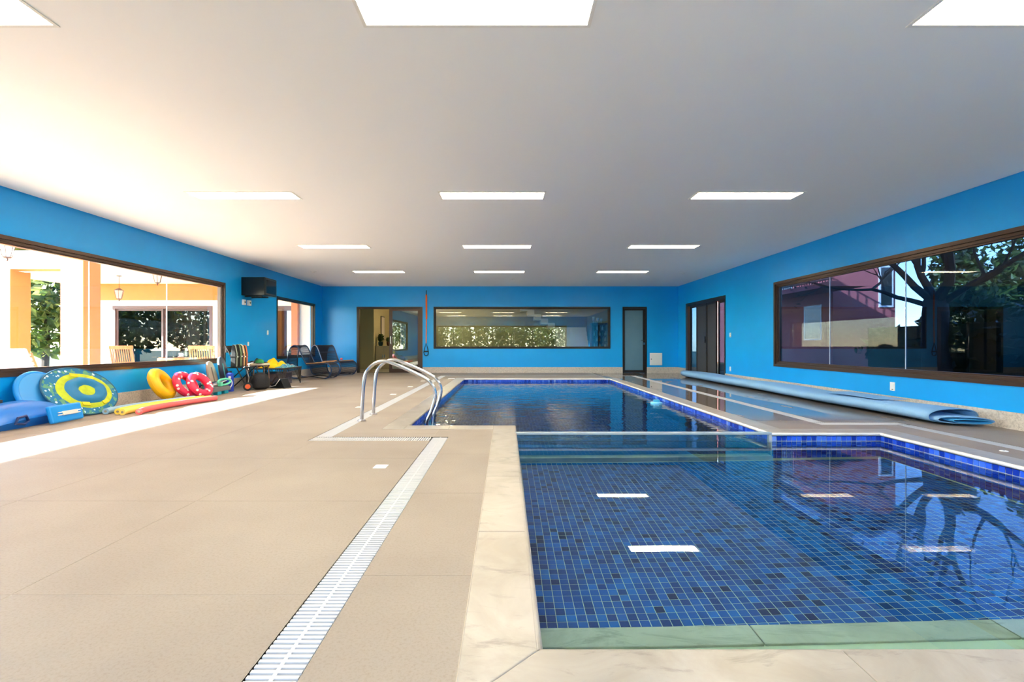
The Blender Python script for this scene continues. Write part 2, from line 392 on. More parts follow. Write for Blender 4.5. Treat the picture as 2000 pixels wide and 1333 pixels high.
# ceiling with recesses for the light panels
LX = (-3.30, -.17, 3.03); LY = (-.55, 2.67, 6.03, 9.20, 12.42); LW, LD = 1.30, .27
lights = [(x-LW/2, y-LD/2, x+LW/2, y+LD/2) for y in LY for x in LX]
mb = MB()
for r in holes([(XL+.015, YN+.015, XR-.015, YF-.015)], lights): mb.box(r[0], r[1], ZC, r[2], r[3], ZC+.03)
sbuild(mb, 'ceiling', m_ceil, 'flat white plaster ceiling')
sbuild(MB().box(XL-T, YN-T, ZC+.16, XR+T, YF+T, ZC+.3), 'roof', m_dark, 'roof slab above the ceiling')
sbuild(MB().box(XL+1, YN-T, ZC+.3, XR+T, 21, 6.3), 'wall_shade_block', m_peach, 'unseen storey block added over the pool hall to shade the garden')  # out-of-view block added to keep sun off the garden on the right
# baseboards
BH = .19
def base(name, axis, pos, sgn, a0, a1, ops, label):
    m = MB(); o = struct(name, label); g = .001
    for r in holes([(a0, 0, a1, BH)], [(x[0], -1, x[2], 3) for x in ops]):
        k = max(1, round((r[2]-r[0])/1.08)); s = (r[2]-r[0])/k
        for i in range(k):
            m = MB(); u0, u1 = r[0]+i*s+g, r[0]+(i+1)*s-g; p0, p1 = sorted((pos, pos+sgn*.018))
            (m.box(p0, u0, 0, p1, u1, BH) if axis == 0 else m.box(u0, p0, 0, u1, p1, BH)); m.build('baseboard_slab', m_granite, o)
base('baseboard_left', 0, XL, 1, YN, YF, [], 'speckled stone skirting along the veranda wall')
base('baseboard_right', 0, XR, -1, YN, YF, [DR], 'speckled stone skirting under the tinted window')
base('baseboard_far', 1, YF, -1, XL+.02, XR-.02, [DF1, DF2], 'speckled stone skirting along the end wall')

# ------------------------------------------------------------------ windows
def window(name, axis, pos, sgn, op, fw, mfr, mgl, joints, label, depth=.10, inset=.0):
    """frame of stepped profiles, glass panes butted at clear joints; pos = inner wall face, sgn = outward"""
    o = struct(name, label)
    def B(m, u0, z0, u1, z1, d0, d1):
        p0, p1 = sorted((pos+sgn*d0, pos+sgn*d1))
        return m.box(p0, u0, z0, p1, u1, z1) if axis == 0 else m.box(u0, p0, z0, u1, p1, z1)
    u0, z0, u1, z1 = op
    def ring(w0, w1, d0, d1):
        a0, b0, a1, b1 = u0+w0, z0+w0, u1-w0, z1-w0; t = w1-w0
        for nm, r in (('frame_bottom', (a0, b0, a1, b0+t)), ('frame_top', (a0, b1-t, a1, b1)), ('frame_side', (a0, b0+t, a0+t, b1-t)), ('frame_side', (a1-t, b0+t, a1, b1-t))):
            yield nm, r, d0, d1
    pieces = {}
    for step in (list(ring(0, fw*.45, -.018, depth))+list(ring(fw*.45, fw*.8, .012, depth))+list(ring(fw*.8, fw, .032, depth))):
        nm, r, d0, d1 = step; key = nm+('a' if nm == 'frame_side' and r[0] > (u0+u1)/2 else '')
        B(pieces.setdefault(key, MB()), *r, d0, d1)
    for k, m in pieces.items(): m.build(k.rstrip('a') if k.startswith('frame_side') else k, mfr, o)
    us = [u0+fw-.01]+list(joints)+[u1-fw+.01]
    for i in range(len(us)-1):
        B(MB(), us[i]+.002, z0+fw-.01, us[i+1]-.002, z1-fw+.01, .05, .06).build('pane', mgl, o)
    for j in joints:
        B(MB(), j-.0035, z0+fw, j+.0035, z1-fw, .048, .062).build('joint_strip', m_joint, o)
    return o
window('window_1', 0, XL, -1, WL1, .10, m_frame, m_glass_l, (3.74, 5.34, 6.94, 8.53), 'long brown-framed window onto the sunny veranda')
window('window_2', 0, XL, -1, WL2, .075, m_fdark, m_glass_l, (), 'short dark-framed window behind the loungers')
window('window_3', 0, XR, 1, WR1, .11, m_frame, m_glass_r, (3.63, 5.21, 6.79, 8.38), 'long brown-framed tinted window with tree outside')
window('window_4', 1, YF, 1, WF, .07, m_fdark, m_glass_f, (), 'wide dark-framed interior window in the end wall')
window('window_5', 1, YN, -1, WN, .10, m_frame, m_glass_l, (-3.0, -1.2, .6, 2.4), 'wide window in the wall behind the viewer')

# ------------------------------------------------------------------ doors
# sliding door in the end wall, open half way
d = struct('door_1', 'brown framed sliding glass door standing half open')
x0, z0, x1, z1 = DF1; fw = .07
m = MB(); m.box(x0, YF-.012, 0, x0+fw, YF+.14, z1); m.build('jamb', m_fdark, d)
m = MB(); m.box(x1-fw, YF-.012, 0, x1, YF+.14, z1); m.build('jamb', m_frame, d)
MB().box(x0+fw, YF-.012, z1-fw, x1-fw, YF+.14, z1).build('head', m_fdark, d)
MB().box(x0+fw, YF, -.01, x1-fw, YF+.14, .012).build('track', m_fdark, d)
xm = -3.80
def leaf(a, b, y, mt, gl, par):
    lf = put('door_leaf', None, par)
    w_ = .085
    for nm, bx in (('stile', (a, y, .015, a+w_, y+.045, z1-fw)), ('stile', (b-w_, y, .015, b, y+.045, z1-fw)), ('rail', (a+w_, y, .015, b-w_, y+.045, .13)), ('rail', (a+w_, y, z1-fw-.06, b-w_, y+.045, z1-fw))):
        MB().box(*bx).build(nm, mt, lf)
    MB().box(a+w_-.005, y+.018, .12, b-w_+.005, y+.026, z1-fw-.055).build('pane', gl, lf)
    MB().box(a+.03, y-.025, .95, a+.05, y, 1.2).build('handle', m_steel, lf)
leaf(xm, x1-fw-.002, YF+.03, m_frame, m_glass_f, d)
leaf(xm-.03, x1-fw-.03, YF+.085, m_frame, m_glass_f, d)
# narrow frosted door
d = struct('door_2', 'narrow black framed frosted glass door')
x0, z0, x1, z1 = DF2; fw = .045
m_frost = M('frosted_glass', (96,132,150), .22, spec=.6, rgb2=(84,120,140), vscale=.8)
MB().box(x0, YF-.012, 0, x0+fw, YF+.12, z1).build('jamb', m_fdark, d); MB().box(x1-fw, YF-.012, 0, x1, YF+.12, z1).build('jamb', m_fdark, d)
MB().box(x0+fw, YF-.012, z1-fw, x1-fw, YF+.12, z1).build('head', m_fdark, d)
lf = put('door_leaf', None, d); a, b = x0+fw+.003, x1-fw-.003; y = YF+.01; top = z1-fw-.003
for nm, bx in (('stile', (a, y, .01, a+.03, y+.04, top)), ('stile', (b-.075, y, .01, b, y+.04, top)), ('rail', (a+.03, y, .01, b-.075, y+.04, .09)), ('rail', (a+.03, y, top-.07, b-.075, y+.04, top))):
    MB().box(*bx).build(nm, m_fdark, lf)
MB().box(a+.028, y+.014, .085, b-.073, y+.022, top-.065).build('pane', m_frost, lf)
hd = MB(); hd.tube([(b-.035, y, 1.06), (b-.035, y-.045, 1.06), (b-.15, y-.05, 1.065)], .009); hd.build('handle', m_black, lf)
MB().box(b-.05, y-.006, .92, b-.025, y, .99).build('lock', m_steel, lf)
# folding door in the tinted-window wall
d = struct('door_3', 'dark folding door with charcoal panels in the tinted-window wall')
y0, z0, y1, z1 = DR; fw = .10
MB().box(XR-.012, y0, 0, XR+.14, y0+.05, z1).build('jamb', m_fdark, d); MB().box(XR-.012, y1-fw*1.4, 0, XR+.14, y1, z1).build('jamb', m_frame, d)
MB().box(XR-.012, y0+.05, z1-fw, XR+.14, y1-fw*1.4, z1).build('head', m_fdark, d)
MB().box(XR, y0+.05, -.01, XR+.14, y1-fw*1.4, .012).build('track', m_fdark, d)
m_char = M('charcoal_panel', (66,64,66), .45, var=.12, vscale=30, stretch=(1,12,.3))
m_blueglass = glass_mat('door_glass', (.16,.22,.30))
for (a, b, mt, dx) in ((14.18, 14.74, m_blueglass, .04), (13.47, 14.18, m_char, .02), (12.83, 13.46, m_char, .02), (12.30, 12.82, m_blueglass, .06)):
    lf = put('door_leaf', None, d); s = .045
    for bx in ((XR+dx, a+.004, .015, XR+dx+.04, a+s, z1-fw), (XR+dx, b-s, .015, XR+dx+.04, b-.004, z1-fw)): MB().box(*bx).build('stile', m_fdark, lf)
    MB().box(XR+dx, a+s, .015, XR+dx+.04, b-s, .08).build('rail', m_fdark, lf); MB().box(XR+dx, a+s, z1-fw-.06, XR+dx+.04, b-s, z1-fw).build('rail', m_fdark, lf)
    MB().box(XR+dx+.012, a+s-.004, .075, XR+dx+.024, b-s+.004, z1-fw-.055).build('panel' if mt is m_char else 'pane', mt, lf)
    if 13.4 < a < 13.5: MB().box(XR+dx-.02, a+.06, .98, XR+dx, a+.085, 1.16).build('handle', m_black, lf)

# ------------------------------------------------------------------ ceiling lights
def emit_mat(name, rgb, s):
    g = N(name); e = g.n('ShaderNodeEmission'); e.inputs[0].default_value = lin(rgb); e.inputs[1].default_value = s; g.l(e.outputs[0], g.out.inputs[0]); return g.m
m_diff = emit_mat('lit_diffuser', (255,240,214), PANEL)
m_cove = M('light_housing', (252,246,225), .5)
m_rim = M('light_rim', (236,232,224), .5)
colw = ['on the veranda side', 'in the middle', 'on the tinted-window side']
roww = {1: 'first row from the viewer', 2: 'second row from the viewer', 3: 'third row from the viewer', 4: 'last row before the end wall'}
for (x, y, lb) in ((4.69, 12.6, 'small round white ceiling cover near the folding door'), (.17, 13.8, 'small round white ceiling cover before the end window'), (-5.0, 12.4, 'small round white ceiling cover above the short window')):
    t = thing('ceiling_cover', lb, 'ceiling cover', (x, y, ZC)); MB().lathe([(.07, -.012), (.085, 0)], (0,0,0), 20).build('plate', m_white, t); MB().lathe([(.03, -.02), (.035, -.012)], (0,0,0), 14).build('centre', m_rim, t)
lm = None
for j, y in enumerate(LY):
    for i, x in enumerate(LX):
        lab = 'recessed ceiling light panel %s of the %s' % (colw[i], roww[j]) if j else 'recessed ceiling light panel behind the viewer %s' % colw[i]
        t = thing('ceiling_light', lab, 'ceiling light', (x, y, ZC), 0, 'recessed ceiling light panels')
        if lm is None:
            hw, hd_ = LW/2, LD/2; e = .018
            r = MB()
            for q in holes([(-hw-e, -hd_-e, hw+e, hd_+e)], [(-hw+.004, -hd_+.004, hw-.004, hd_-.004)]): r.box(q[0], q[1], -.006, q[2], q[3], .0)
            h = MB()
            for q in holes([(-hw, -hd_, hw, hd_)], [(-hw+.004, -hd_+.004, hw-.004, hd_-.004)]): h.box(q[0], q[1], .0, q[2], q[3], .10)
            dd = MB().box(-hw+.004, -hd_+.004, .085, hw-.004, hd_-.004, .095)
            lm = [('rim', r.mesh('rim', m_rim)), ('housing', h.mesh('housing', m_cove)), ('diffuser', dd.mesh('diffuser', m_diff))]
        for nm, me in lm: put(nm, me, t)
# ------------------------------------------------------------------ pools
PITCH, TS, TH = .053, .0495, .003
WZ = -.09
def pick(): return random.choices(range(5), (30, 34, 20, 8, 12))[0]
def tile_grid(o, U, V, nu, nv, keep=None):
    o = Vector(o); U = Vector(U); V = Vector(V)
    return [(o+U*((i+.5)*PITCH)+V*((j+.5)*PITCH), pick()) for j in range(nv) for i in range(nu) if keep is None or keep(o+U*((i+.5)*PITCH)+V*((j+.5)*PITCH))]
def tile_geo(m, c, U, V, k):
    Nn = U.cross(V); h = TS/2; b = .004
    low = [c+U*a*h+V*d*h for a, d in ((-1,-1),(1,-1),(1,1),(-1,1))]; top = [c+U*a*(h-.0012)+V*d*(h-.0012)+Nn*TH for a, d in ((-1,-1),(1,-1),(1,1),(-1,1))]
    m.add(low+top, [(4,5,6,7),(0,1,5,4),(1,2,6,5),(2,3,7,6),(3,0,4,7)], k)
def tiles(parent, cells, U, V, mats, single=None, name='pool_tile'):
    """first `single` cells become objects of their own, the rest one mesh"""
    U = Vector(U); V = Vector(V); single = single or 0; shared = {}
    for c, k in cells[:single]:
        if k not in shared: m = MB(); tile_geo(m, Vector(), U, V, 0); shared[k] = m.mesh(name, mats[k])
        put(name, shared[k], parent, c)
    if len(cells) > single:
        m = MB()
        for c, k in cells[single:]: tile_geo(m, c, U, V, k)
        m.build('pool_tile_field', mats, parent, kind='stuff')
SF = -.90; DFZ = -1.5
X3, Y3, Z3 = Vector((1,0,0)), Vector((0,1,0)), Vector((0,0,1))
sp = thing('shallow_pool', 'shallow blue mosaic pool basin nearest the viewer', 'pool', (0,0,0))
# basin shell in grout colour
def shell(parent, faces, mat): 
    m = MB()
    for f in faces: m.add(f, [(0,1,2,3)])
    return m.build('basin_shell', mat, parent)
e = .0
shell(sp, [[(SX0,SY0,SF),(SX1,SY0,SF),(SX1,SY1,SF),(SX0,SY1,SF)],
           [(SX0,SY0,SF),(SX0,SY0,-.03),(SX1,SY0,-.03),(SX1,SY0,SF)],
           [(SX0,SY0,SF),(SX0,SY1,SF),(SX0,SY1,-.03),(SX0,SY0,-.03)],
           [(SX1,SY0,SF),(SX1,SY0,-.03),(SX1,SY1,-.03),(SX1,SY1,SF)],
           [(DX1,SY1,SF),(SX1,SY1,SF),(SX1,SY1,-.03),(DX1,SY1,-.03)]], m_tgrout)
nu, nv = int((SX1-SX0)/PITCH), int((SY1-SY0)/PITCH)
fl_cells = [c for c in tile_grid((SX0+.005, 1.94, SF), X3, Y3, nu, int((5.03-1.94)/PITCH))]
fl_cells.sort(key=lambda c: (0 if 2.38 < c[0].y and c[0].x < c[0].y*1.13 else 1, c[0].y, c[0].x))
tiles(sp, fl_cells, X3, Y3, PT, 196)
# waterline: step face (faces the viewer) and the long side; then the walls under water
zt = -.033
sf = tile_grid((DX1+.012, SY1, zt-PITCH), X3, Z3, int((SX1-DX1)/PITCH), 1)
tiles(sp, sf, X3, Z3, PTW, len(sf))
rs_ = tile_grid((SX1, SY1-.004, zt-PITCH), -Y3, Z3, int((SY1-SY0)/PITCH), 1)
tiles(sp, rs_, -Y3, Z3, PTW, 67)
def wallfield(parent, o, U, nu, rows, mats, z=None):
    o = Vector(o); cells = tile_grid(o-Vector((0,0,PITCH*rows)), U, Z3, nu, rows); tiles(parent, cells, U, Z3, mats, 0)
wallfield(sp, (DX1+.012, SY1, zt-PITCH), X3, int((SX1-DX1)/PITCH), 15, PTW)
wallfield(sp, (SX1, SY1-.004, zt-PITCH), -Y3, int((SY1-SY0)/PITCH), 15, PTW)
wallfield(sp, (SX0, SY0+.004, zt), Y3, int((SY1-SY0)/PITCH), 16, PTW)
# near step with a marble nosing under water
st = MB(); st.add([(SX0, SY0, -.36), (SX1, SY0, -.36), (SX1, 1.955, -.36), (SX0, 1.93, -.36), (SX0, SY0, SF), (SX1, SY0, SF), (SX1, 1.955, SF), (SX0, 1.93, SF)],
                  [(0,1,2,3), (3,2,6,7)]); st.build('step_body', m_tgrout, sp)
tiles(sp, tile_grid((SX0+.005, 1.48, -.36), X3, Y3, nu, 6), X3, Y3, PT, 0)
m_umarble = marble_mat('wet_marble', (206,204,176), (180,178,150), (130,132,112), .25)
for a, b in ((SX0+.002, 1.0), (1.003, 2.0), (2.003, 3.0), (3.003, SX1-.002)):
    ya = lambda x: 1.84+.028*(x-SX0)/(SX1-SX0)
    st = MB(); st.add([(a, ya(a), -.362), (b, ya(b), -.362), (b, ya(b)+.12, -.362), (a, ya(a)+.12, -.362), (a, ya(a), -.342), (b, ya(b), -.342), (b, ya(b)+.12, -.342), (a, ya(a)+.12, -.342)],
                      [(4,5,6,7),(0,1,5,4),(1,2,6,5),(2,3,7,6),(3,0,4,7),(3,2,1,0)]); st.build('step_nosing', m_umarble, sp, bevel=.004)
# marble kerb that carries the glass divider
MB().box(SX0+.002, 5.035, SF, DX1-.002, 5.16, -.745).build('kerb', m_umarble, sp, bevel=.006)
# glass divider
gd = thing('glass_divider', 'low glass panel dividing the shallow pool from the deep pool', 'glass panel', (0, 5.1, -.745))
MB().box(SX0+.004, -.01, 0, DX1+.002, .01, .738).build('panel', m_divider, gd)
MB().box(SX0+.004, -.03, .728, DX1+.002, .03, .752).build('top_edge', M('glass_edge', (170,184,190), .2), gd, bevel=.004)
MB().box(DX1-.02, -.02, .60, DX1+.012, .02, .75).build('end_bracket', M('bracket_grey', (190,196,198), .3), gd)
# deep pool
dp = thing('deep_pool', 'long deep blue mosaic swimming pool basin', 'pool', (0,0,0))
def uvshell(parent, faces, mat):
    m = MB()
    for f in faces: m.add(f, [(0,1,2,3)])
    o = m.build('basin_shell', mat, parent); me = o.data; uv = me.uv_layers.new(name='UVMap')
    for p in me.polygons:
        n = p.normal
        for li in p.loop_indices:
            v = me.vertices[me.loops[li].vertex_index].co
            uv.data[li].uv = (v.x, v.y) if abs(n.z) > .5 else ((v.y, v.z) if abs(n.x) > .5 else (v.x, v.z))
    return o
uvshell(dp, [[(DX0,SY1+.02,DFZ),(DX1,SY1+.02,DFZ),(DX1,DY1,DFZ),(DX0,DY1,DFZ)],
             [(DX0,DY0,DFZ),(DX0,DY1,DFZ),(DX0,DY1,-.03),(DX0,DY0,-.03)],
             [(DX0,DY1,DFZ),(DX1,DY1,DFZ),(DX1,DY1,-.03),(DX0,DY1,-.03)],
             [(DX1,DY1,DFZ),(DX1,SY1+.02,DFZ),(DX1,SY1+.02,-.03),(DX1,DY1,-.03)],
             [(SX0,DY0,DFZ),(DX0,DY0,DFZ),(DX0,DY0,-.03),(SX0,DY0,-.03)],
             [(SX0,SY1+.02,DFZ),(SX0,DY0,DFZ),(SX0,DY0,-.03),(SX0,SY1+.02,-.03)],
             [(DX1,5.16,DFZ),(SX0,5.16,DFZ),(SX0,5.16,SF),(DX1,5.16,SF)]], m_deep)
rt = tile_grid((DX1, DY1-.004, zt-PITCH), -Y3, Z3, int((DY1-SY1-.04)/PITCH), 1)
rt.sort(key=lambda c: c[0].y)
tiles(dp, rt, -Y3, Z3, PTW, 70)
fr = tile_grid((DX0+.006, DY1, zt-PITCH), X3, Z3, int((DX1-DX0)/PITCH), 1)
tiles(dp, fr, X3, Z3, PTW, 74)
tiles(dp, tile_grid((DX0, DY0+.004, zt-PITCH), Y3, Z3, int((DY1-DY0)/PITCH), 1), Y3, Z3, PTW, 60)
for o_, U_, n_ in (((DX1, DY1-.004, zt-PITCH), -Y3, int((DY1-SY1-.04)/PITCH)), ((DX0+.006, DY1, zt-PITCH), X3, int((DX1-DX0)/PITCH)), ((DX0, DY0+.004, zt-PITCH), Y3, int((DY1-DY0)/PITCH))):
    wallfield(dp, o_, U_, n_, 3, PTW)
# water
ws = MB(); ws.add([(SX0, SY0, WZ), (SX1, SY0, WZ), (SX1, SY1, WZ), (SX0, SY1, WZ)], [(0,1,2,3)])
o = ws.build('shallow_water', m_water1); o['kind'] = 'stuff'; o['label'] = 'still clear water filling the shallow pool'
ws = MB(); ws.add([(DX0, DY0, WZ), (SX0, DY0, WZ), (SX0, SY1+.022, WZ), (DX1, SY1+.022, WZ), (DX1, DY1, WZ), (DX0, DY1, WZ), (SX0, DY1, WZ)], [(0,1,6,5), (2,3,4,6,1)])
o = ws.build('deep_water', m_water2); o['kind'] = 'stuff'; o['label'] = 'rippled clear water filling the deep pool'
# coping slabs
cp = struct('trim_1', 'cream marble coping slabs around both pools')
for (x0, y0, x1, y1, ax, seams) in coping:
    a0, a1 = (x0, x1) if ax == 0 else (y0, y1)
    ss = [a0]+[s for s in seams if a0+.05 < s < a1-.05]+[a1]
    for i in range(len(ss)-1):
        g = .0012; q = [x0+g, y0+g, x1-g, y1-g]
        q[ax] = ss[i]+g; q[ax+2] = ss[i+1]-g
        # nosing overhangs the water a little
        r = (SX0, SY0, SX1, SY1)
        poly = None
        if q[1] < SY0 and q[0] < SX0 and ax == 1: poly = [(q[0], q[1]+g), (q[2], SY0+g), (q[2], q[3]), (q[0], q[3])]      # mitred corner
        if q[1] < SY0 and ax == 0 and i == 0: poly = [(SX0-CW+2*g, q[1]), (q[2], q[1]), (q[2], q[3]), (SX0+2*g, q[3])]
        m = MB()
        (m.prism(poly, 2, -.03, .003) if poly else m.box(q[0], q[1], -.03, q[2], q[3], .003)); m.build('coping_slab', m_marble, cp, bevel=.004)
# overhanging rounded nosing
m_nose = marble_mat('marble_nosing', (240,238,232), (226,222,212), (190,184,172), .25)
for (a, b) in (((SX0, SY0), (SX1, SY0)), ((SX0, SY0), (SX0, SY1)), ((SX1, SY0), (SX1, SY1)), ((DX1+.005, SY1), (SX1, SY1)), ((DX1, SY1+.02), (DX1, DY1)), ((DX0, DY1), (DX1, DY1)), ((DX0, DY0), (DX0, DY1)), ((DX0, DY0), (SX0, DY0)), ((SX0, SY1), (SX0, DY0))):
    m = MB(); m.tube([(a[0], a[1], -.014), (b[0], b[1], -.014)], .0165, 10); m.build('coping_nosing', m_nose if max(a[0], b[0]) > 2.8 and not (a[1] == SY0 and b[1] == SY0) else m_marble, cp, smooth='auto')

# ------------------------------------------------------------------ drain gratings
def drain(key, label, singles):
    x0, y0, x1, y1 = drains[key]; t = thing('drain_grating', label, 'drain grate', (x0, y0, -.03), 0, 'white drain gratings in the deck')
    wx, wy = x1-x0, y1-y0; long = 1 if wy > wx else 0; L = max(wx, wy); W_ = min(wx, wy)
    ch = MB(); ch.box(0, 0, -.05, wx, wy, -.045)
    ch.add([(0,0,-.05),(wx,0,-.05),(wx,0,.029),(0,0,.029)], [(0,1,2,3)]).add([(0,wy,-.05),(wx,wy,-.05),(wx,wy,.029),(0,wy,.029)], [(3,2,1,0)])
    ch.add([(0,0,-.05),(0,wy,-.05),(0,wy,.029),(0,0,.029)], [(3,2,1,0)]).add([(wx,0,-.05),(wx,wy,-.05),(wx,wy,.029),(wx,0,.029)], [(0,1,2,3)])
    ch.build('channel', m_dark, t)
    def bx(m, a, b, c, d, z0, z1):     # a..b along, c..d across
        return m.box(c, a, z0, d, b, z1) if long else m.box(a, c, z0, b, d, z1)
    bx(MB(), .002, L-.002, W_/2-.006, W_/2+.006, .006, .0275).build('spine', m_offw, t)
    for c in (.006, W_-.012): bx(MB(), .002, L-.002, c, c+.006, .004, .018).build('rail', m_offw, t)
    n = int((L-.004)/.0233); sw = .0132
    if singles:
        me = bx(MB(), -sw/2, sw/2, .004, W_-.004, .010, .0285).mesh('slat', m_offw)
        for i in range(n):
            p = .002+(i+.5)*.0233; put('slat', me, t, (0, p, 0) if long else (p, 0, 0))
    else:
        m = MB()
        for i in range(n): p = .002+(i+.5)*.0233; bx(m, p-sw/2, p+sw/2, .004, W_-.004, .010, .0285)
        m.build('slat_row', m_offw, t, kind='stuff')
drain('A', 'white slatted drain grating running towards the viewer beside the shallow pool', True)
drain('B', 'short cross drain grating joining the two long ones near the ladder', True)
drain('C', 'long white drain grating passing under the ladder along the deep pool', False)
drain('E', 'drain grating along the far end of the deep pool', False)
drain('F', 'long drain grating between the deep pool and the rolled cover', False)
drain('G', 'short cross drain grating on the wet deck', False)
drain('H', 'drain grating beside the shallow pool under the tinted window', False)

# ------------------------------------------------------------------ ladder
ld = thing('pool_ladder', 'polished steel pool ladder with two arched handrails', 'pool ladder', (-1.78, 5.9, 0))
prof = bez([(0, 0, 0), (.008, 0, .22), (.03, 0, .50), (.07, 0, .62), (.16, 0, .705), (.27, 0, .735), (.38, 0, .71), (.60, 0, .615), (.77, 0, .53), (.85, 0, .47), (.90, 0, .38), (.905, 0, .28), (.86, 0, .12), (.80, 0, -.06), (.79, 0, -.5), (.79, 0, -1.1)], 6)
for dy in (0, .52):
    m = MB(); m.tube([p+Vector((0, dy, 0)) for p in prof], .0215, 14); m.build('rail', m_steel, ld, smooth='auto')
    MB().lathe([(.052, .001), (.052, .008), (.045, .014), (.024, .018)], (0, dy, 0), 24).build('flange', m_steel, ld, smooth='auto')
    MB().tube([(.905, dy-.03, .27), (.905, dy-.018, .27)], .008).build('bolt', m_steel, ld)
for z in (-.25, -.5, -.75): MB().box(.75, .02, z, .85, .50, z+.03).build('step', m_steel, ld, bevel=.004)

# small floor fittings
def plate(x, y, s, label, rd=False):
    t = thing('floor_plate' if not rd else 'floor_fitting', label, 'floor cover', (x, y, 0.0))
    if rd: MB().lathe([(s, 0), (s, .004), (s*.7, .007)], (0,0,0), 20).build('cap', m_white, t); MB().lathe([(s*.2, .007), (s*.2, .009)], (0,0,0), 10).build('screw', m_steel, t)
    else:
        MB().box(-s, -s, 0, s, s, .004).build('rim', m_white, t, bevel=.001); MB().box(-s*.82, -s*.82, .004, s*.82, s*.82, .007).build('cover', m_white, t, bevel=.001)
plate(-.965, 3.69, .05, 'white square floor cover beside the drain nearest the viewer')
plate(-2.11, 8.95, .055, 'white floor cover beyond the ladder, nearest of the far ones')
plate(-2.11, 10.55, .055, 'white floor cover beyond the ladder, second of the far ones')
plate(-2.11, 12.15, .055, 'white floor cover beyond the ladder, last before the door')
plate(-1.48, 13.0, .09, 'white cover plate at the far corner of the deep pool')
plate(-2.19, 7.15, .05, 'white floor cover just left of the ladder')
plate(4.40, 4.22, .03, 'round white fitting on the wet deck', True)
plate(4.42, 3.35, .03, 'round white fitting near the picture edge of the wet deck', True)
# floating dispenser
fd = thing('chlorine_dispenser', 'small light blue floating chlorine dispenser in the deep pool', 'dispenser', (2.60, 8.25, WZ))
m_lb = M('light_blue_plastic', (120,205,240), .3)
MB().lathe([(.04, -.08), (.05, -.02), (.095, -.012), (.10, .01), (.095, .03), (.06, .04)], (0,0,0), 24).build('float_body', m_lb, fd, smooth='auto')
MB().lathe([(.055, .04), (.055, .065), (.048, .075), (.01, .078)], (0,0,0), 20).build('lid', M('teal_plastic', (60,170,210), .3), fd, smooth='auto')
MB().lathe([(.045, -.2), (.045, -.08)], (0,0,0), 16).build('basket', m_lb, fd)
# ------------------------------------------------------------------ outdoors: ground, veranda, house, garden
GZ = -.14
m_grass = M('garden_ground', (96,112,62), .9, var=.4, vscale=1.5)
m_pave = M('veranda_paving', (214,186,152), .6, var=.1, vscale=3)
mb = MB()
for r in holes([(-60, -45, 60, 70)], [(XL-T, YN-T, XR+T, YF+T), (-14.0, -3, XL-T, 21), (XL-T, YF+T, XR+T, 21)]): mb.add([(r[0],r[1],GZ-.02),(r[2],r[1],GZ-.02),(r[2],r[3],GZ-.02),(r[0],r[3],GZ-.02)], [(0,1,2,3)])
sbuild(mb, 'ground', m_grass, 'grassy garden ground around the pool house')
sbuild(MB().box(-14.0, -3, GZ-.1, XL-T, 15.2, GZ), 'floor_veranda', m_pave, 'sunlit veranda paving outside the long window')
PCZ = 2.86; PX = -9.3
mb = MB(); mb.box(PX, -3, PCZ, XL-T, 15.2, PCZ+.12); mb.box(-14.0, 10.4, PCZ, PX, 15.2, PCZ+.12)
sbuild(mb, 'ceiling_veranda', M('veranda_ceiling', (244,222,200), .7), 'pale veranda ceiling seen through the long window')
# facade of the house at the end of the veranda, with two sliding doors
FD1 = (-12.5, GZ, -9.33, 2.155); FD2 = (-8.3, GZ, -6.62, 2.155)
m1 = MB(); m2 = MB()
for r in holes([(-14.0, GZ, XL-T, 2.335)], [FD1, FD2]): m1.box(r[0], 15.2, r[1], r[2], 15.4, r[3])
sbuild(m1, 'wall_veranda', m_sunlit, 'lower house wall across the veranda, coloured pale as if sunlit')
sbuild(MB().box(-14.0, 15.18, 2.335, XL-T, 15.4, PCZ), 'trim_2', m_peach, 'peach band above the veranda doors')
m_dglass = glass_mat('house_door_glass', (.5,.51,.52), ior=1.7)
m_curt = M('grey_curtain', (190,186,176), .8); m_brown = M('brown_curtain', (120,70,46), .8)
def curtain(par, x0, x1, y, z0, z1, mat, n=14):
    m = MB(); k = n*4; pts = [(x0+(x1-x0)*i/k, y+.035*math.sin(i*math.pi/2.0)) for i in range(k+1)]
    vs = [(x, yy, z0) for x, yy in pts]+[(x, yy, z1) for x, yy in pts]
    m.add(vs, [(i, i+1, k+2+i, k+1+i) for i in range(k)]); return m.build('curtain', mat, par, smooth=True)
def sliding(name, op, label, leaves, curt):
    d = struct(name, label); x0, z0, x1, z1 = op; f = .09; mt = M('mauve_frame_'+name, (92,74,74), .4)
    MB().box(x0, 15.17, z0, x0+f, 15.36, z1).build('jamb', mt, d); MB().box(x1-f, 15.17, z0, x1, 15.36, z1).build('jamb', mt, d)
    MB().box(x0+f, 15.17, z1-f, x1-f, 15.36, z1).build('head', mt, d)
    s = (x1-x0-2*f)/leaves
    for i in range(leaves):
        a, b = x0+f+i*s, x0+f+(i+1)*s; lf = put('door_leaf', None, d); y = 15.22+.05*(i % 2)
        for bx in ((a, y, z0+.02, a+.06, y+.04, z1-f), (b-.06, y, z0+.02, b, y+.04, z1-f)): MB().box(*bx).build('stile', mt, lf)
        MB().box(a+.06, y, z0+.02, b-.06, y+.04, z0+.12).build('rail', mt, lf); MB().box(a+.06, y, z1-f-.06, b-.06, y+.04, z1-f).build('rail', mt, lf)
        MB().box(a+.055, y+.016, z0+.11, b-.055, y+.024, z1-f-.055).build('pane', m_dglass, lf)
    for (a, b, mtc) in curt: curtain(d, a, b, 15.55, z0, z1, mtc)
sliding('door_4', FD1, 'wide dark sliding door of the house across the veranda', 2, [(-10.95, -10.4, m_brown), (-10.4, -9.95, m_curt), (-9.85, -9.4, m_curt)])
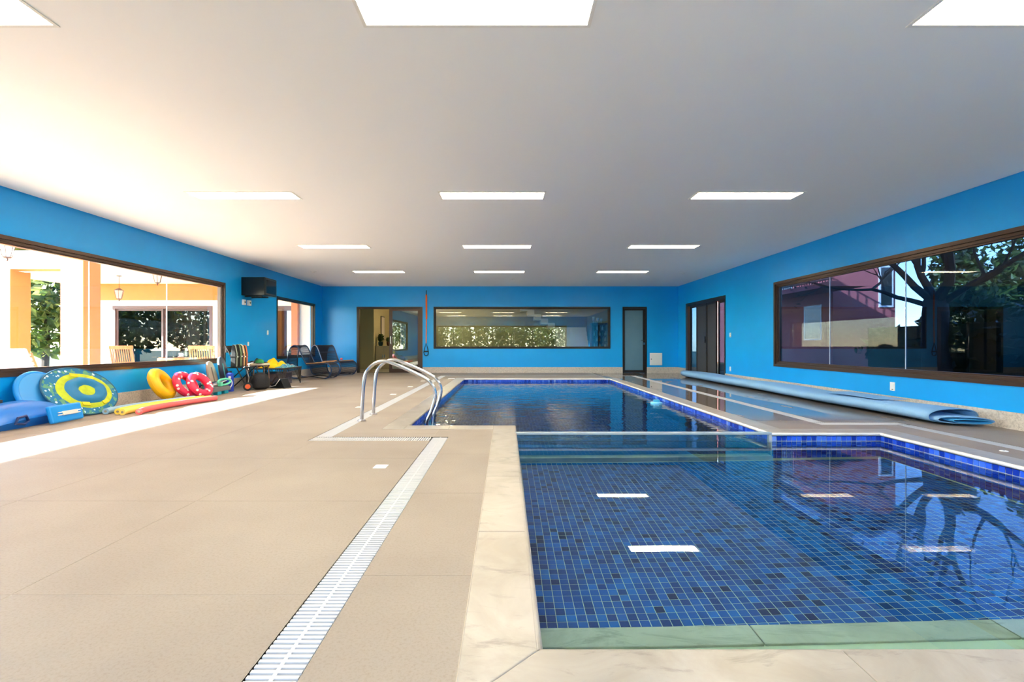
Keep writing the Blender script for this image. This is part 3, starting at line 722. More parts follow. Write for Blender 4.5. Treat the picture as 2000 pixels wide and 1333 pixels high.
sliding('door_5', FD2, 'brown curtained sliding door seen through the short window', 1, [(-7.9, -6.95, m_brown)])
mb = MB(); mb.box(-14.0, 17.4, GZ, XL-T, 17.5, 3.2); mb.box(-14.0, 15.4, 2.9, XL-T, 17.5, 3.0); mb.box(-14.0, 15.4, GZ-.1, XL-T, 17.5, GZ); mb.box(-14.1, 15.2, GZ, -14.0, 17.5, 3.2)
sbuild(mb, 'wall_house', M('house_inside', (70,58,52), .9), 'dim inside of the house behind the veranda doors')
def pillar(x0, y0, x1, y1, label, z1=PCZ):
    t = thing('veranda_pillar', label, 'pillar', ((x0+x1)/2, (y0+y1)/2, GZ)); a, b = (x1-x0)/2, (y1-y0)/2
    MB().box(-a, -b, 0, a, b, z1-GZ).build('shaft', m_peach, t, bevel=.006); MB().box(-a-.015, -b-.015, 0, a+.015, b+.015, .12).build('plinth', m_peach, t)
pillar(-9.70, 10.4, -9.2, 10.85, 'peach veranda pillar standing in the middle of the long window')
pillar(-11.5, 10.4, -10.79, 10.85, 'peach veranda pillar at the picture edge of the long window')
pillar(-6.75, 15.02, -6.55, 15.17, 'slim peach pillar seen through the short window')
pillar(-9.6, -2.9, -9.2, -2.5, 'peach veranda pillar behind the viewer')
sbuild(MB().box(-10.79, 10.4, 2.58, -9.70, 10.85, PCZ), 'trim_3', m_peach, 'peach lintel between the veranda pillars')
m_iron = M('lantern_iron', (74,56,50), .5); m_lglass = glass_mat('lantern_glass', (.95,.93,.9), haze=((250,245,235), .5))
def lantern(x, y, drop, label):
    t = thing('hanging_lantern', label, 'lantern', (x, y, PCZ), 0, 'veranda lanterns')
    MB().lathe([(.06, -.015), (.06, 0)], (0,0,0), 14).build('ceiling_rose', m_iron, t)
    MB().tube([(0,0,-.01), (0,0,-drop)], .006, 6).build('stem', m_iron, t)
    h = MB(); h.lathe([(.012, -drop), (.05, -drop-.02), (.125, -drop-.075)], (0,0,0), 6); h.build('hood', m_iron, t)
    b = MB(); b.lathe([(.11, -drop-.078), (.06, -drop-.30)], (0,0,0), 6); b.build('shade', m_lglass, t)
    f = MB()
    for k in range(6):
        a = k*math.pi/3; f.tube([(.113*math.cos(a), .113*math.sin(a), -drop-.075), (.063*math.cos(a), .063*math.sin(a), -drop-.30)], .006, 5)
    f.lathe([(.066, -drop-.30), (.05, -drop-.32), (.012, -drop-.33), (.016, -drop-.36), (.003, -drop-.38)], (0,0,0), 6); f.build('cage', m_iron, t)
lantern(-9.05, 8.67, .03, 'iron lantern hanging close to the picture edge of the veranda')
lantern(-8.97, 12.3, .03, 'iron lantern hung tight against the veranda ceiling')
lantern(-10.85, 13.4, .34, 'iron lantern hanging on a long stem before the sliding door')

def wood_chair(x, y, rz, label, hb=1.02):
    t = thing('wooden_armchair', label, 'chair', (x, y, GZ), rz, 'wooden veranda chairs'); m_w = m_wood
    for sx in (-.27, .27):
        MB().tube([(sx, -.25, 0), (sx, -.25, .62)], .022, 8).build('leg', m_w, t)
        MB().tube([(sx, .22, 0), (sx, .24, .45), (sx, .34, hb)], .022, 8).build('leg', m_w, t)
        MB().box(sx-.035, -.30, .61, sx+.035, .27, .635).build('armrest', m_w, t, bevel=.006)
    for k in range(7): MB().box(-.27, -.26+k*.072, .40, .27, -.20+k*.072, .42).build('seat_slat', m_w, t)
    MB().bar((-.27, .235, .46), (.27, .235, .46), .03, .05, 0).build('lower_rail', m_w, t)
    MB().bar((-.30, .335, hb-.02), (.30, .335, hb-.02), .03, .09, 0).build('top_rail', m_w, t, bevel=.008)
    for k in range(9):
        xx = -.22+k*.055; MB().bar((xx, .24, .46), (xx, .325, hb-.06), .012, .022, 0, up=(1,0,0)).build('back_slat', m_w, t)
wood_chair(-9.35, 11.95, math.radians(178), 'wooden slatted chair beside the veranda pillar, back to the viewer')
wood_chair(-7.62, 12.2, math.radians(190), 'wooden slatted chair nearest the window end of the veranda table')
wood_chair(-7.75, 13.6, math.radians(20), 'wooden slatted chair behind the glass veranda table')
# glass table
t = thing('glass_table', 'wooden veranda table with a glass top between the chairs', 'table', (-8.45, 12.6, GZ))
MB().box(-.52, -.5, .745, .46, .5, .76).build('glass_top', glass_mat('table_glass', (.92,.95,.95)), t)
MB().box(-.46, -.4, .62, .4, .4, .72).build('apron', m_wood, t, bevel=.01)
for a in (-.4, .34):
    for b in (-.32, .32): MB().box(a-.045, b-.045, 0, a+.045, b+.045, .74).build('leg', m_wood, t)
t = thing('white_cup', 'small white cup on the glass veranda table', 'cup', (-8.4, 12.35, GZ+.76))
MB().lathe([(.03, 0), (.045, .02), (.05, .09), (.046, .09), (.04, .02), (.0, .012)], (0,0,0), 16).build('bowl', m_white, t, smooth='auto')
MB().tube([(.05,0,.07), (.075,0,.06), (.075,0,.035), (.048,0,.025)], .005, 6).build('handle', m_white, t)
MB().lathe([(.06, 0), (.075, .008), (.07, .01), (.0, .003)], (0,0,0.0), 18).build('saucer', m_white, t)
# folding deck chairs at the picture edge
def deck_chair(x, y, rz, label, cush):
    t = thing('deck_chair', label, 'chair', (x, y, GZ), rz)
    for s in (-.3, .3):
        MB().bar((s, -.55, .02), (s, .45, .92), .03, .05).build('side_rail', m_wood, t)
        MB().bar((s*.92, .5, .02), (s*.92, -.35, .55), .03, .05).build('side_rail', m_wood, t)
    for k in range(6):
        f = .52+k*.085; MB().bar((-.3, -.55+f, .02+f*.9), (.3, -.55+f, .02+f*.9), .05, .015).build('back_slat', m_wood, t)
    for k in range(5): MB().box(-.28, -.34+k*.1, .44-k*.012, .28, -.27+k*.1, .455-k*.012).build('seat_slat', m_wood, t)
    if cush:
        c = MB(); c.bar((0, .0, .52), (0, .5, .99), .52, .09, 0); c.build('cushion', m_white, t, bevel=.03)
deck_chair(-7.95, 7.75, math.radians(60), 'wooden folding deck chair with a white cushion on the veranda', True)
deck_chair(-8.15, 7.05, math.radians(75), 'bare wooden folding deck chair at the picture edge', False)

# ------------------------------------------------------------------ trees
def leaf_cloud(seed, n, rx, ry, rz, s, mats, zc=0, hollow=.35):
    rnd = random.Random(seed); m = MB()
    for i in range(n):
        while True:
            p = Vector((rnd.uniform(-1,1), rnd.uniform(-1,1), rnd.uniform(-1,1)))
            if hollow < p.length < 1: break
        lump = 1+.22*math.sin(p.x*5+seed)*math.sin(p.y*4+1.3*seed)*math.cos(p.z*5)
        c = Vector((p.x*rx, p.y*ry, p.z*rz+zc))*1.0; c.x *= lump; c.y *= lump
        q = Matrix.Rotation(rnd.uniform(0, 6.28), 3, Vector((rnd.gauss(0,1), rnd.gauss(0,1), rnd.gauss(0,1))).normalized()); k = s*rnd.uniform(.6, 1.4)
        pts = [q@Vector(v)*k for v in ((0,-1,0), (.42,-.1,.08), (0,1,0), (-.42,-.1,.08))]
        m.add([c+v for v in pts], [(0,1,2,3)], rnd.randrange(len(mats)))
    return m
def leafy(name, x, y, h, r, seed, label, n=2600, s=.16, group=None, mats=None, zf=.45):
    t = thing(name, label, 'tree', (x, y, GZ), 0, group); mats = mats or [m_leaf, m_leaf2]
    MB().tube([(0,0,0), (.05,.03,h*.3), (.0,.05,h*.75)], [.12, .09, .03], 8).build('trunk', m_bark, t)
    leaf_cloud(seed, n, r, r, h*zf, s, mats, h*(1-zf)).build('crown', mats, t)
m_dleaf = leaf_mat('dark_leaf', (52,78,42))
leafy('garden_tree', -16.6, 17.2, 6.2, 1.8, 1, 'sunlit leafy tree seen between the veranda pillars', 3600, .2)
leafy('garden_tree', -21.5, 18.5, 7, 2.2, 2, 'leafy tree farther back behind the veranda pillars', 2500, .22, mats=[m_leaf, m_dleaf])
for i, (x, y, h, lb) in enumerate(((-19.5, 5.2, 4.8, 'garden tree mirrored in the veranda door, nearest the house'), (-24.0, 2.5, 5.5, 'garden tree mirrored in the veranda door, in the middle'), (-28.5, -1.0, 6.0, 'garden tree mirrored in the veranda door, farthest out'), (-22.5, -3.5, 5.0, 'garden tree beyond the open side of the veranda'))):
    leafy('garden_tree', x, y, h, 1.9, 70+i, lb, 1700, .22, None, [m_leaf, m_dleaf])
for i, (x, y, h, r, nm) in enumerate(((-9.6, -7.5, 3.9, 1.45, 'first'), (-6.2, -6.6, 3.1, 1.5, 'second'), (-2.9, -7.4, 3.9, 1.5, 'third'), (.4, -6.5, 2.9, 1.5, 'fourth'), (3.7, -7.2, 3.4, 1.5, 'fifth'), (7.0, -6.8, 3.9, 1.5, 'sixth'))):
    leafy('garden_shrub', x, y, h, r, 10+i, '%s of the tall garden shrubs behind the viewer, counted from the veranda' % nm, 2400, .12, 'garden shrubs mirrored in the end window', [m_leaf, m_leaf2])

for i, (x, y, h, nm) in enumerate(((-8.0, -10.8, 4.4, 'first'), (-4.6, -10.4, 4.0, 'second'), (-1.2, -10.9, 4.3, 'third'), (2.3, -10.5, 3.9, 'fourth'), (6.4, -10.9, 4.4, 'fifth'))):
    leafy('garden_shrub', x, y, h, 1.65, 90+i, '%s shrub of the back row behind the viewer, counted from the veranda' % nm, 2000, .15, 'garden shrubs mirrored in the end window', [m_leaf, m_leaf2], .5)
def branching(seed, base, L, r, depth, lean):
    rnd = random.Random(seed); m = MB(); tips = []
    def grow(p, d, L, r, k):
        n = 5; pts = [p]; q = p
        for i in range(n):
            d = (d+Vector((rnd.gauss(0,.13), rnd.gauss(0,.13), rnd.gauss(.03,.08)))).normalized(); q = q+d*(L/n); pts.append(q)
        m.tube(pts, [r*(1-.45*i/n) for i in range(n+1)], 6 if k > 2 else 4)
        if k == 0: tips.append(q); return
        for c in range(3 if k > 1 else 4):
            j = rnd.choice([3, 4, 5]) if c else 5
            nd = (d+Vector((rnd.gauss(0,.65), rnd.gauss(0,.65), rnd.gauss(.05,.4)))).normalized(); grow(pts[j], nd, L*rnd.uniform(.6,.85), r*.55*rnd.uniform(.75,1.05), k-1)
    for d, l, rr in lean: grow(Vector(base), Vector(d).normalized(), l, rr, depth)
    return m, tips
t = thing('bare_tree', 'large spreading tree with dark branches outside the tinted window', 'tree', (9.1, 10.1, GZ-.02))
MB().tube([(0,0,0), (.02,0,.5), (-.02,.03,1.1), (0,.02,1.75), (-.02,0,2.05)], [.34, .26, .22, .23, .2], 10).build('trunk', m_bark, t, smooth=True)
bm_, tips = branching(5, (0,.02,1.85), 1.5, .13, 4, [((.1,.8,.9), 1.6, .085), ((.1,-.4,1.0), 1.6, .12), ((.05,1.0,.34), 1.5, .065), ((.3,-1,.55), 1.8, .075), ((.5,-.6,.7), 1.2, .06), ((.2,.3,1.0), 1.4, .10)])
bm_.build('branches', m_bark, t)
lv = MB(); rnd = random.Random(3)
for p in tips:
    if rnd.random() < .35:
        for k in range(5):
            c = p+Vector((rnd.gauss(0,.12), rnd.gauss(0,.12), rnd.gauss(0,.12))); q = Matrix.Rotation(rnd.uniform(0,6), 3, Vector((rnd.gauss(0,1), rnd.gauss(0,1), 1)).normalized())
            lv.add([c+q@Vector(v)*.06 for v in ((0,-1,0), (.45,0,.1), (0,1,0), (-.45,0,.1))], [(0,1,2,3)])
lv.build('leaves', m_dleaf, t)
for i, (x, y, h, r, lb) in enumerate(((18.3, 19.4, 6.0, .9, 'tall narrow evergreen behind the bare tree'), (17.2, 15.8, 4.2, 1.8, 'broad evergreen outside at the picture edge'), (12.2, 12.6, 2.5, 1.0, 'rounded green bush under the bare tree'), (22.5, 20.5, 6.5, 1.8, 'distant evergreen past the tinted window'))):
    leafy('evergreen_tree', x, y, h, r, 30+i, lb, 2600, .17, None, [m_dleaf, m_leaf], .46)
# added hedge, dark so the reflection in the tinted window shows
hd = thing('added_hedge', 'dark hedge added outside as backing for the tinted window reflection', 'hedge', (9.9, 6.5, GZ))
hb = leaf_cloud(50, 5200, .75, 6.6, 1.0, .13, [m_dleaf], .95, 0); hb.build('foliage', [m_dleaf], hd)
MB().box(-.5, -5.9, 0, .5, 5.9, 1.5).build('core', m_dleaf, hd)

# ------------------------------------------------------------------ pink house
m_pink = M('pink_render', (196,104,100), .85, var=.06, vscale=2)
m_tile = M('clay_roof', (120,74,60), .8, var=.2, vscale=5)
ph = thing('pink_house', 'pink rendered two-storey house outside the tinted window', 'house', (12.6, 22, GZ))
MB().box(0, -3.6, 0, 2.4, 8, 5.6).build('walls', m_pink, ph)
rf = MB(); rf.prism([(-.4, 5.5), (1.2, 6.2), (2.8, 5.5), (2.8, 5.62), (1.2, 6.35), (-.4, 5.62)], 1, -4.0, 8.5); rf.build('roof', m_tile, ph)
for (ya, yb, z0, z1) in ((-2.9, -1.9, 1.3, 2.6), (0.2, 1.8, .9, 2.3), (3.6, 5.0, .9, 2.3), (-1.0, .4, 3.5, 5.2)):
    wn = MB().box(-.03, ya-.06, z0-.06, .01, yb+.06, z1+.06).build('window', m_white, ph); MB().box(-.034, ya, z0, -.028, yb, z1).build('pane', m_dglass, wn)
MB().box(-1.3, -5.4, 3.1, 0, .4, 3.28).build('balcony_slab', m_pink, ph)
wn = MB().box(1.75, -3.64, 2.5, 2.3, -3.6, 4.1).build('window', m_white, ph); MB().box(1.82, -3.646, 2.57, 2.23, -3.64, 4.03).build('pane', m_dglass, wn)
rl = MB().box(-1.28, -5.4, 4.28, -1.23, .4, 4.33).build('balcony_rail', m_iron, ph)
bar = MB().box(-.012, -.012, 3.28, .012, .012, 4.3).mesh('baluster', m_iron)
for k in range(39): put('baluster', bar, rl, (-1.255, -5.35+k*.151, 0))
MB().box(-1.28, -5.4, 3.36, -1.24, .4, 3.40).build('balcony_rail', m_iron, ph)

# ------------------------------------------------------------------ room behind the end wall
BY = 20.3
sbuild(MB().box(XL-T, YF+T, -.1, XR+T, BY+.1, 0), 'floor_back_room', M('back_room_floor', (150,138,120), .3), 'floor of the room behind the end wall')
sbuild(MB().box(XL-T, YF+T, 2.72, XR+T, BY+.1, 2.9), 'ceiling_back_room', M('back_room_ceiling', (214,208,188), .7), 'ceiling of the room behind the end wall')
mb = MB(); mb.box(XL-T, BY, 0, XR+T, BY+.1, 2.72); mb.box(XL-T-.1, YF+T, 0, XL-T, BY, 2.72); mb.box(XR+T, YF+T, 0, XR+T+.1, BY, 2.72); mb.box(XL-T, 17.9, 0, -4.95, BY, 2.72)
sbuild(mb, 'wall_back_room', m_olive, 'olive walls of the room behind the end wall')
t = thing('console_cabinet', 'beige console cabinet inside the half open door', 'cabinet', (-4.62, 18.3, 0)); m_beige = M('beige_laminate', (190,176,138), .5)
MB().box(-.3, -.25, 0, .3, .25, .84).build('body', m_beige, t); MB().box(-.32, -.27, .84, .32, .27, .87).build('top', m_beige, t)
for a in (-.29, .005): dd = MB().box(a, -.268, .06, a+.285, -.25, .82).build('cabinet_door', m_beige, t); MB().box(a+(.25 if a < 0 else .02), -.285, .42, a+(.265 if a < 0 else .035), -.268, .54).build('handle', m_steel, dd)
def potted(x, y, z, h, label, pc):
    t = thing('potted_plant', label, 'plant', (x, y, z))
    MB().lathe([(.06, 0), (.09, .05), (.10, .14), (.085, .16), (.07, .15), (.0, .14)], (0,0,0), 16).build('pot', pc, t, smooth='auto')
    leaf_cloud(int(h*100), 160, .11, .11, h*.4, .06, [m_leaf], .16+h*.4, 0).build('foliage', [m_leaf], t)
potted(-4.78, 18.25, .87, .36, 'tall plant in a teal pot on the console cabinet', M('teal_pot', (40,80,80), .4))
potted(-4.45, 18.2, .87, .2, 'small plant in a brown pot on the console cabinet', M('brown_pot', (90,58,34), .5))
t = thing('picture_frame', 'narrow black framed picture on the olive wall', 'picture', (-4.94, 18.9, 1.1))
MB().box(-.01, -.02, 0, .02, .5, .95).build('frame', m_black, t); MB().box(.02, .02, .04, .024, .46, .91).build('print', M('pale_print', (196,188,176), .6), t)
# stair
m_stair = M('stair_white', (222,222,214), .6)
t = thing('staircase', 'white staircase seen through the end window', 'staircase', (2.0, 18.0, 0))
for k in range(9): MB().box(0, k*.17, 0, 1.25, 1.6, .18*(k+1)).build('step', m_stair, t)
MB().box(0, 1.6, 1.45, 1.25, 2.25, 1.62).build('landing', m_stair, t)
for k in range(6): MB().box(-.28*(k+1), 1.5, 1.62+.18*k-.05, -.28*k, 2.25, 1.62+.18*(k+1)).build('step', m_stair, t)
# glass cabinet
t = thing('glass_cabinet', 'dark wooden cabinet of bottles and glasses behind the end window', 'cabinet', (3.0, 16.9, 0)); m_dw = M('dark_wood', (58,34,24), .4, var=.3, vscale=10)
MB().box(0, -.2, 0, .07, .2, 1.66).build('side', m_dw, t); MB().box(.55, -.2, 0, .62, .2, 1.66).build('side', m_dw, t); MB().box(.07, .17, 0, .55, .2, 1.62).build('back', m_dw, t)
MB().box(0, -.2, 1.62, .62, .2, 1.68).build('top', m_dw, t)
for z in (.3, .62, .82, 1.02, 1.22, 1.42): MB().box(.07, -.18, z, .55, .17, z+.015).build('shelf', m_dw, t)
MB().box(.07, -.2, .05, .55, -.192, 1.6).build('pane', glass_mat('cabinet_glass', (.95,.95,.95)), t)
pal = [M('bottle_clear', (200,214,216), .2), M('bottle_amber', (190,140,60), .2), M('bottle_green', (90,110,90), .2)]
bme = [MB().lathe([(.028, 0), (.03, .01), (.03, .09), (.011, .12), (.011, .16)], (0,0,0), 10).mesh('bottle', q) for q in pal]
w5 = ['first', 'second', 'third', 'fourth', 'fifth']
for zi, z in enumerate((.82, 1.02, 1.22, 1.42)):
    for k in range(5):
        o = put('bottle', bme[(zi*2+k) % 3 if zi == 1 else (k+zi) % 2*2], None, (3.12+k*.095, 16.85, z+.015)); tag(o, '%s bottle on the %s shelf of the glass cabinet' % (w5[k], ['lowest seen', 'second', 'third', 'topmost'][zi]), 'bottle', 'bottles in the glass cabinet')
for k in range(3):
    t = thing('trophy_cup', ['tall', 'middle', 'short'][k]+' cup standing on top of the glass cabinet', 'cup', (3.1+.14*k, 16.9, 1.68)); h = .22-.03*k
    MB().lathe([(.03, 0), (.03, .015), (.008, .03), (.008, .07)], (0,0,0), 12).build('foot', m_steel, t); MB().lathe([(.01, .07), (.045, .1), (.05, h), (.046, h)], (0,0,0), 12).build('bowl', m_steel, t)
# chandelier that lights the back room
t = thing('chandelier', 'dark metal chandelier with lit bulbs in the back room', 'chandelier', (-2.3, 18.2, 2.72))
MB().tube([(0,0,0), (0,0,-.35)], .01, 6).build('stem', m_iron, t)
for k in range(8):
    a = k*math.pi/4; c, s = math.cos(a), math.sin(a)
    MB().tube(bez([(0,0,-.35), (.15*c,.15*s,-.42), (.3*c,.3*s,-.36), (.32*c,.32*s,-.28)], 4), .008, 6).build('arm', m_iron, t)
    MB().lathe([(.012, -.28), (.028, -.25), (.026, -.22), (.004, -.19)], (.32*c, .32*s, 0), 10).build('bulb', emit_mat('bulb_glow_%d' % k, (255,226,180), 70), t)
t = thing('back_room_fill', 'added flush lamp brightening the back room near the stairs', 'ceiling light', (2.2, 17.2, 2.72))  # extra lamp, added to brighten the back room
MB().lathe([(.2, -.06), (.22, 0)], (0,0,0), 24).build('lamp_body', m_white, t); MB().lathe([(.02, -.085), (.15, -.075), (.195, -.06)], (0,0,0), 24).build('diffuser', emit_mat('fill_glow', (255,240,220), 12), t)
# ------------------------------------------------------------------ wall fittings
def socket(axis, pos, sgn, u, z, label, w_=.07, h=.115, dark=False):
    o = thing('wall_socket', label, 'wall socket', (pos, u, z) if axis == 0 else (u, pos, z))
    def B(u0, z0, u1, z1, d0, d1):
        p0, p1 = sorted((sgn*d0, sgn*d1)); m = MB()
        return m.box(p0, u0, z0, p1, u1, z1) if axis == 0 else m.box(u0, p0, z0, u1, p1, z1)
    B(-w_/2, -h/2, w_/2, h/2, 0, .009).build('plate', m_white, o, bevel=.002)
    B(-w_*.28, -h*.05, w_*.28, h*.3, .009, .012).build('rocker', m_white, o)
    B(-w_*.2, -h*.38, w_*.12, -h*.3, .009, .0105).build('outlet_slot', m_black, o)
socket(0, XL, 1, 12.03, 1.23, 'white switch plate high beside the short window')
socket(0, XL, 1, 11.12, .95, 'small white socket plate above the stool', .06, .09)
socket(0, XR, -1, 11.97, 1.17, 'white switch plate beside the folding door')
socket(0, XR, -1, 11.97, .32, 'white socket plate low beside the folding door')
socket(0, XR, -1, 6.95, .33, 'white socket plate under the tinted window', .085, .125)
t = thing('access_panel', 'square white access panel low on the end wall', 'wall panel', (4.9, YF, .45))
MB().box(-.2, -.012, -.2, .2, 0, .2).build('panel_frame', m_white, t, bevel=.002); MB().box(-.185, -.018, -.185, .185, -.012, .185).build('door', m_white, t, bevel=.001); MB().box(-.17, -.024, -.01, -.14, -.018, .012).build('latch', m_black, t)
# suspension strap
t = thing('exercise_strap', 'orange strap with black loop handle hanging on the end wall', 'exercise strap', (-2.6, YF-.03, .56))
m_or = M('orange_webbing', (240,108,24), .7); m_blk = M('black_webbing', (16,16,18), .7)
MB().tube([(.01, .028, 2.12), (.01, -.02, 2.12)], .012, 8).build('hook', m_blk, t)
MB().bar((.01, 0, 1.98), (.01, 0, 2.13), .022, .012, 0, up=(0,1,0)).build('anchor_loop', m_blk, t)
m = MB(); m.bar((.012, 0, 1.2), (.008, 0, 2.0), .05, .006, 0, up=(0,1,0)); m.bar((.0, 0, .40), (.012, 0, 1.22), .03, .006, 0, up=(0,1,0)); m.build('webbing', m_or, t)
MB().tube([(0,0,.42), (-.05,0,.24), (-.075,0,.12), (-.06,0,.03), (0,0,0), (.06,0,.03), (.075,0,.12), (.05,0,.24)], .012, 8, closed=True).build('loop', m_blk, t)
MB().tube([(-.075,0,.14), (.075,0,.14)], .02, 10).build('grip', m_blk, t)
# television in a box on the veranda wall
t = thing('wall_television', 'black boxed television mounted high between the windows', 'television', (XL, 10.83, 2.055))
MB().box(.0, 0, 0, .53, .55, .41).build('cabinet', m_black, t, bevel=.006)
MB().box(.53, .02, .02, .545, .53, .39).build('bezel', M('tv_bezel', (38,40,44), .35), t); MB().box(.545, .05, .05, .549, .50, .36).build('screen', M('tv_screen', (24,40,52), .05), t)
MB().box(.02, .12, -.03, .4, .16, 0).build('bracket', m_fdark, t); MB().box(.02, .40, -.03, .4, .44, 0).build('bracket', m_fdark, t)
for (y, s, lb) in ((10.9, .0, 'narrow white socket under the television'), (11.12, .01, 'wider white junction box under the television')):
    t = thing('junction_box', lb, 'wall socket', (XL, y, 1.90)); MB().box(0, -.045-s, -.06, .05, .045+s, .06).build('box', m_white, t, bevel=.004); MB().box(.05, -.018, -.015, .054, .018, .02).build('outlet', m_black, t)

# ------------------------------------------------------------------ rolled pool cover along the tinted-window wall
m_cov = M('bubble_cover', (140,190,234), .45, var=.06, vscale=2, bump=.5, bscale=75, spec=.6)
m_cov2 = M('cover_inside', (70,160,210), .35, bump=.3, bscale=75)
pc = thing('pool_cover', 'light blue bubble pool cover folded and rolled along the wall', 'pool cover', (4.98, 5.62, 0))
def flat_spiral(turns, w_, h, g):
    pts = []; n = 26
    for i in range(int(turns*n)+1):
        a = 2*math.pi*i/n; f = i/n; ww = w_/2-g*f*1.1; hh = max(.006, h/2-g*f)
        c, s = math.cos(a), math.sin(a); ex = .62
        pts.append((w_/2+ww*math.copysign(abs(c)**ex, c), h/2+.004+hh*math.copysign(abs(s)**.85, s)))
    return pts
def cover(name, prof, y0, y1, x_at, hs, mat, th=.006, n=34, jit=.0):
    m = MB(); k = len(prof); rnd = random.Random(2)
    for j in range(n+1):
        y = y0+(y1-y0)*j/n; w_ = 1+.03*math.sin(y*1.3); dx = x_at(y)
        for (px, pz) in prof:
            e = jit*(px/.6) if j == 0 else 0
            m.v.append((px*w_+dx, y+e, pz*hs(y, px)))
    for j in range(n):
        for i in range(k-1): m.f.append((j*k+i, j*k+i+1, (j+1)*k+i+1, (j+1)*k+i)); m.mi.append(0)
    o = m.build(name, mat, pc, smooth=True); md = o.modifiers.new('thick', 'SOLIDIFY'); md.thickness = th; md.offset = 0; return o
L_ = 8.0
cover('outer_wrap', flat_spiral(1.12, .60, .165, .02), 0.02, L_, lambda y: .012*math.sin(y*2.1), lambda y, x: 1+.10*math.sin(y*1.7+x*4)+.25*max(0, 1-x/.25)*(y/L_), m_cov, jit=-.0)
cover('middle_fold', [(p[0]*.86+.05, p[1]*.66+.02) for p in flat_spiral(1.0, .55, .13, .02)], -.03, 3.0, lambda y: 0, lambda y, x: 1, m_cov, jit=-.25)
cover('inner_fold', [(p[0]*.6+.16, p[1]*.34+.04) for p in flat_spiral(1.0, .55, .13, .02)], -.06, 2.0, lambda y: 0, lambda y, x: 1, m_cov2, jit=-.25)
fp = MB(); fp.box(.12, .9, .188, .5, 2.0, .192); fp.build('loose_flap', m_cov, pc)
# scuffs of bare plaster
# ------------------------------------------------------------------ toys and gear along the veranda wall
m_tblue = M('toy_blue', (0,112,206), .4); m_tblue2 = M('toy_blue_light', (0,140,224), .4)
t = thing('swim_bench', 'big rounded blue plastic swim toy lying by the wall at the picture edge', 'pool toy', (-5.62, 5.55, 0), math.radians(6))
pr = [( .0, .02), (.02, .0), (.34, .0), (.40, .10), (.36, .2), (.25, .27), (.10, .285), (.02, .25)]
b = MB(); nn = 22
vs = []
for j in range(nn+1):
    y = -.52+1.04*j/nn; s = math.sqrt(max(0.02, 1-(y/.53)**2))
    for (x, z) in pr: vs.append((-.20+x*(.75+.25*s), y, z*(.35+.65*s)))
k = len(pr); b.add(vs, [(j*k+i, j*k+(i+1) % k, (j+1)*k+(i+1) % k, (j+1)*k+i) for j in range(nn) for i in range(k)]+[tuple(range(k-1,-1,-1)), tuple(nn*k+i for i in range(k))])
b.build('shell', m_tblue, t, smooth='auto')
MB().tube([(.205,-.33,.07), (.205,-.30,.13), (.205,-.20,.14), (.205,-.17,.08), (.205,-.22,.05)], .014, 8, closed=True).build('grip_hole', M('deep_blue', (4,40,100), .5), t)
MB().box(-.19, -.5, .2, -.12, -.1, .31).build('dark_pad', M('dark_pad', (50,52,58), .7), t)
t = thing('kick_board', 'blue rectangular board with a grey handle propped before the swim toy', 'pool toy', (-5.33, 5.78, 0), math.radians(4))
m = MB(); m.obox((0, 0, .115), (.05, .46, .21), Ry(math.radians(-14))); m.build('board', m_tblue2, t, bevel=.02)
m = MB(); m.obox((.034, .03, .12), (.012, .22, .05), Ry(math.radians(-14))); m.build('handle', M('grey_handle', (206,206,200), .5), t, bevel=.004)
for yy in (-.11, .15):
    for zz in (.105, .135): m = MB(); m.obox((.032, yy, zz), (.01, .06, .012), Ry(math.radians(-14))); m.build('strap_end', M('strap_white_%d%d' % (zz*1000, yy*100), (225,225,220), .5), t)

# spring float: oval fabric disc leaning on the wall
sf_ = thing('spring_float', 'large oval fabric pool float in blue and lime leaning on the wall', 'pool float', (-5.52, 6.42, .0))
tilt = Ry(math.radians(-35)); A_, B_ = .53, .37
def fabric(name, c1, c2, c3, sc):
    g = N(name); p = g.n('ShaderNodeBsdfPrincipled'); tc = g.n('ShaderNodeTexCoord')
    vo = g.n('ShaderNodeTexVoronoi'); vo.inputs['Scale'].default_value = sc; g.l(tc.outputs['Object'], vo.inputs['Vector'])
    r = g.n('ShaderNodeValToRGB'); r.color_ramp.interpolation = 'CONSTANT'; e = r.color_ramp.elements
    e[0].position = 0; e[0].color = lin(c2); e[1].position = .28; e[1].color = lin(c1); g.l(vo.outputs['Distance'], r.inputs[0])
    no = g.n('ShaderNodeTexNoise'); no.inputs['Scale'].default_value = sc*.9; g.l(tc.outputs['Object'], no.inputs['Vector'])
    r2 = g.n('ShaderNodeValToRGB'); r2.color_ramp.interpolation = 'CONSTANT'; e = r2.color_ramp.elements
    e[0].color = (0,0,0,1); e[1].position = .58; e[1].color = (1,1,1,1); g.l(no.outputs[0], r2.inputs[0])
    mx = g.n('ShaderNodeMix', data_type='RGBA'); g.l(r2.outputs[0], mx.inputs[0]); g.l(r.outputs[0], mx.inputs[6]); mx.inputs[7].default_value = lin(c3)
    g.l(mx.outputs[2], p.inputs['Base Color']); p.inputs['Roughness'].default_value = .7; g.l(p.outputs[0], g.out.inputs[0]); return g.m
m_print = fabric('float_print', (14,112,158), (196,218,226), (90,150,120), 15)
m_lime = M('lime_mesh', (196,214,40), .7, var=.15, vscale=10); m_fblue = M('float_blue', (8,122,176), .5, var=.08, vscale=8)
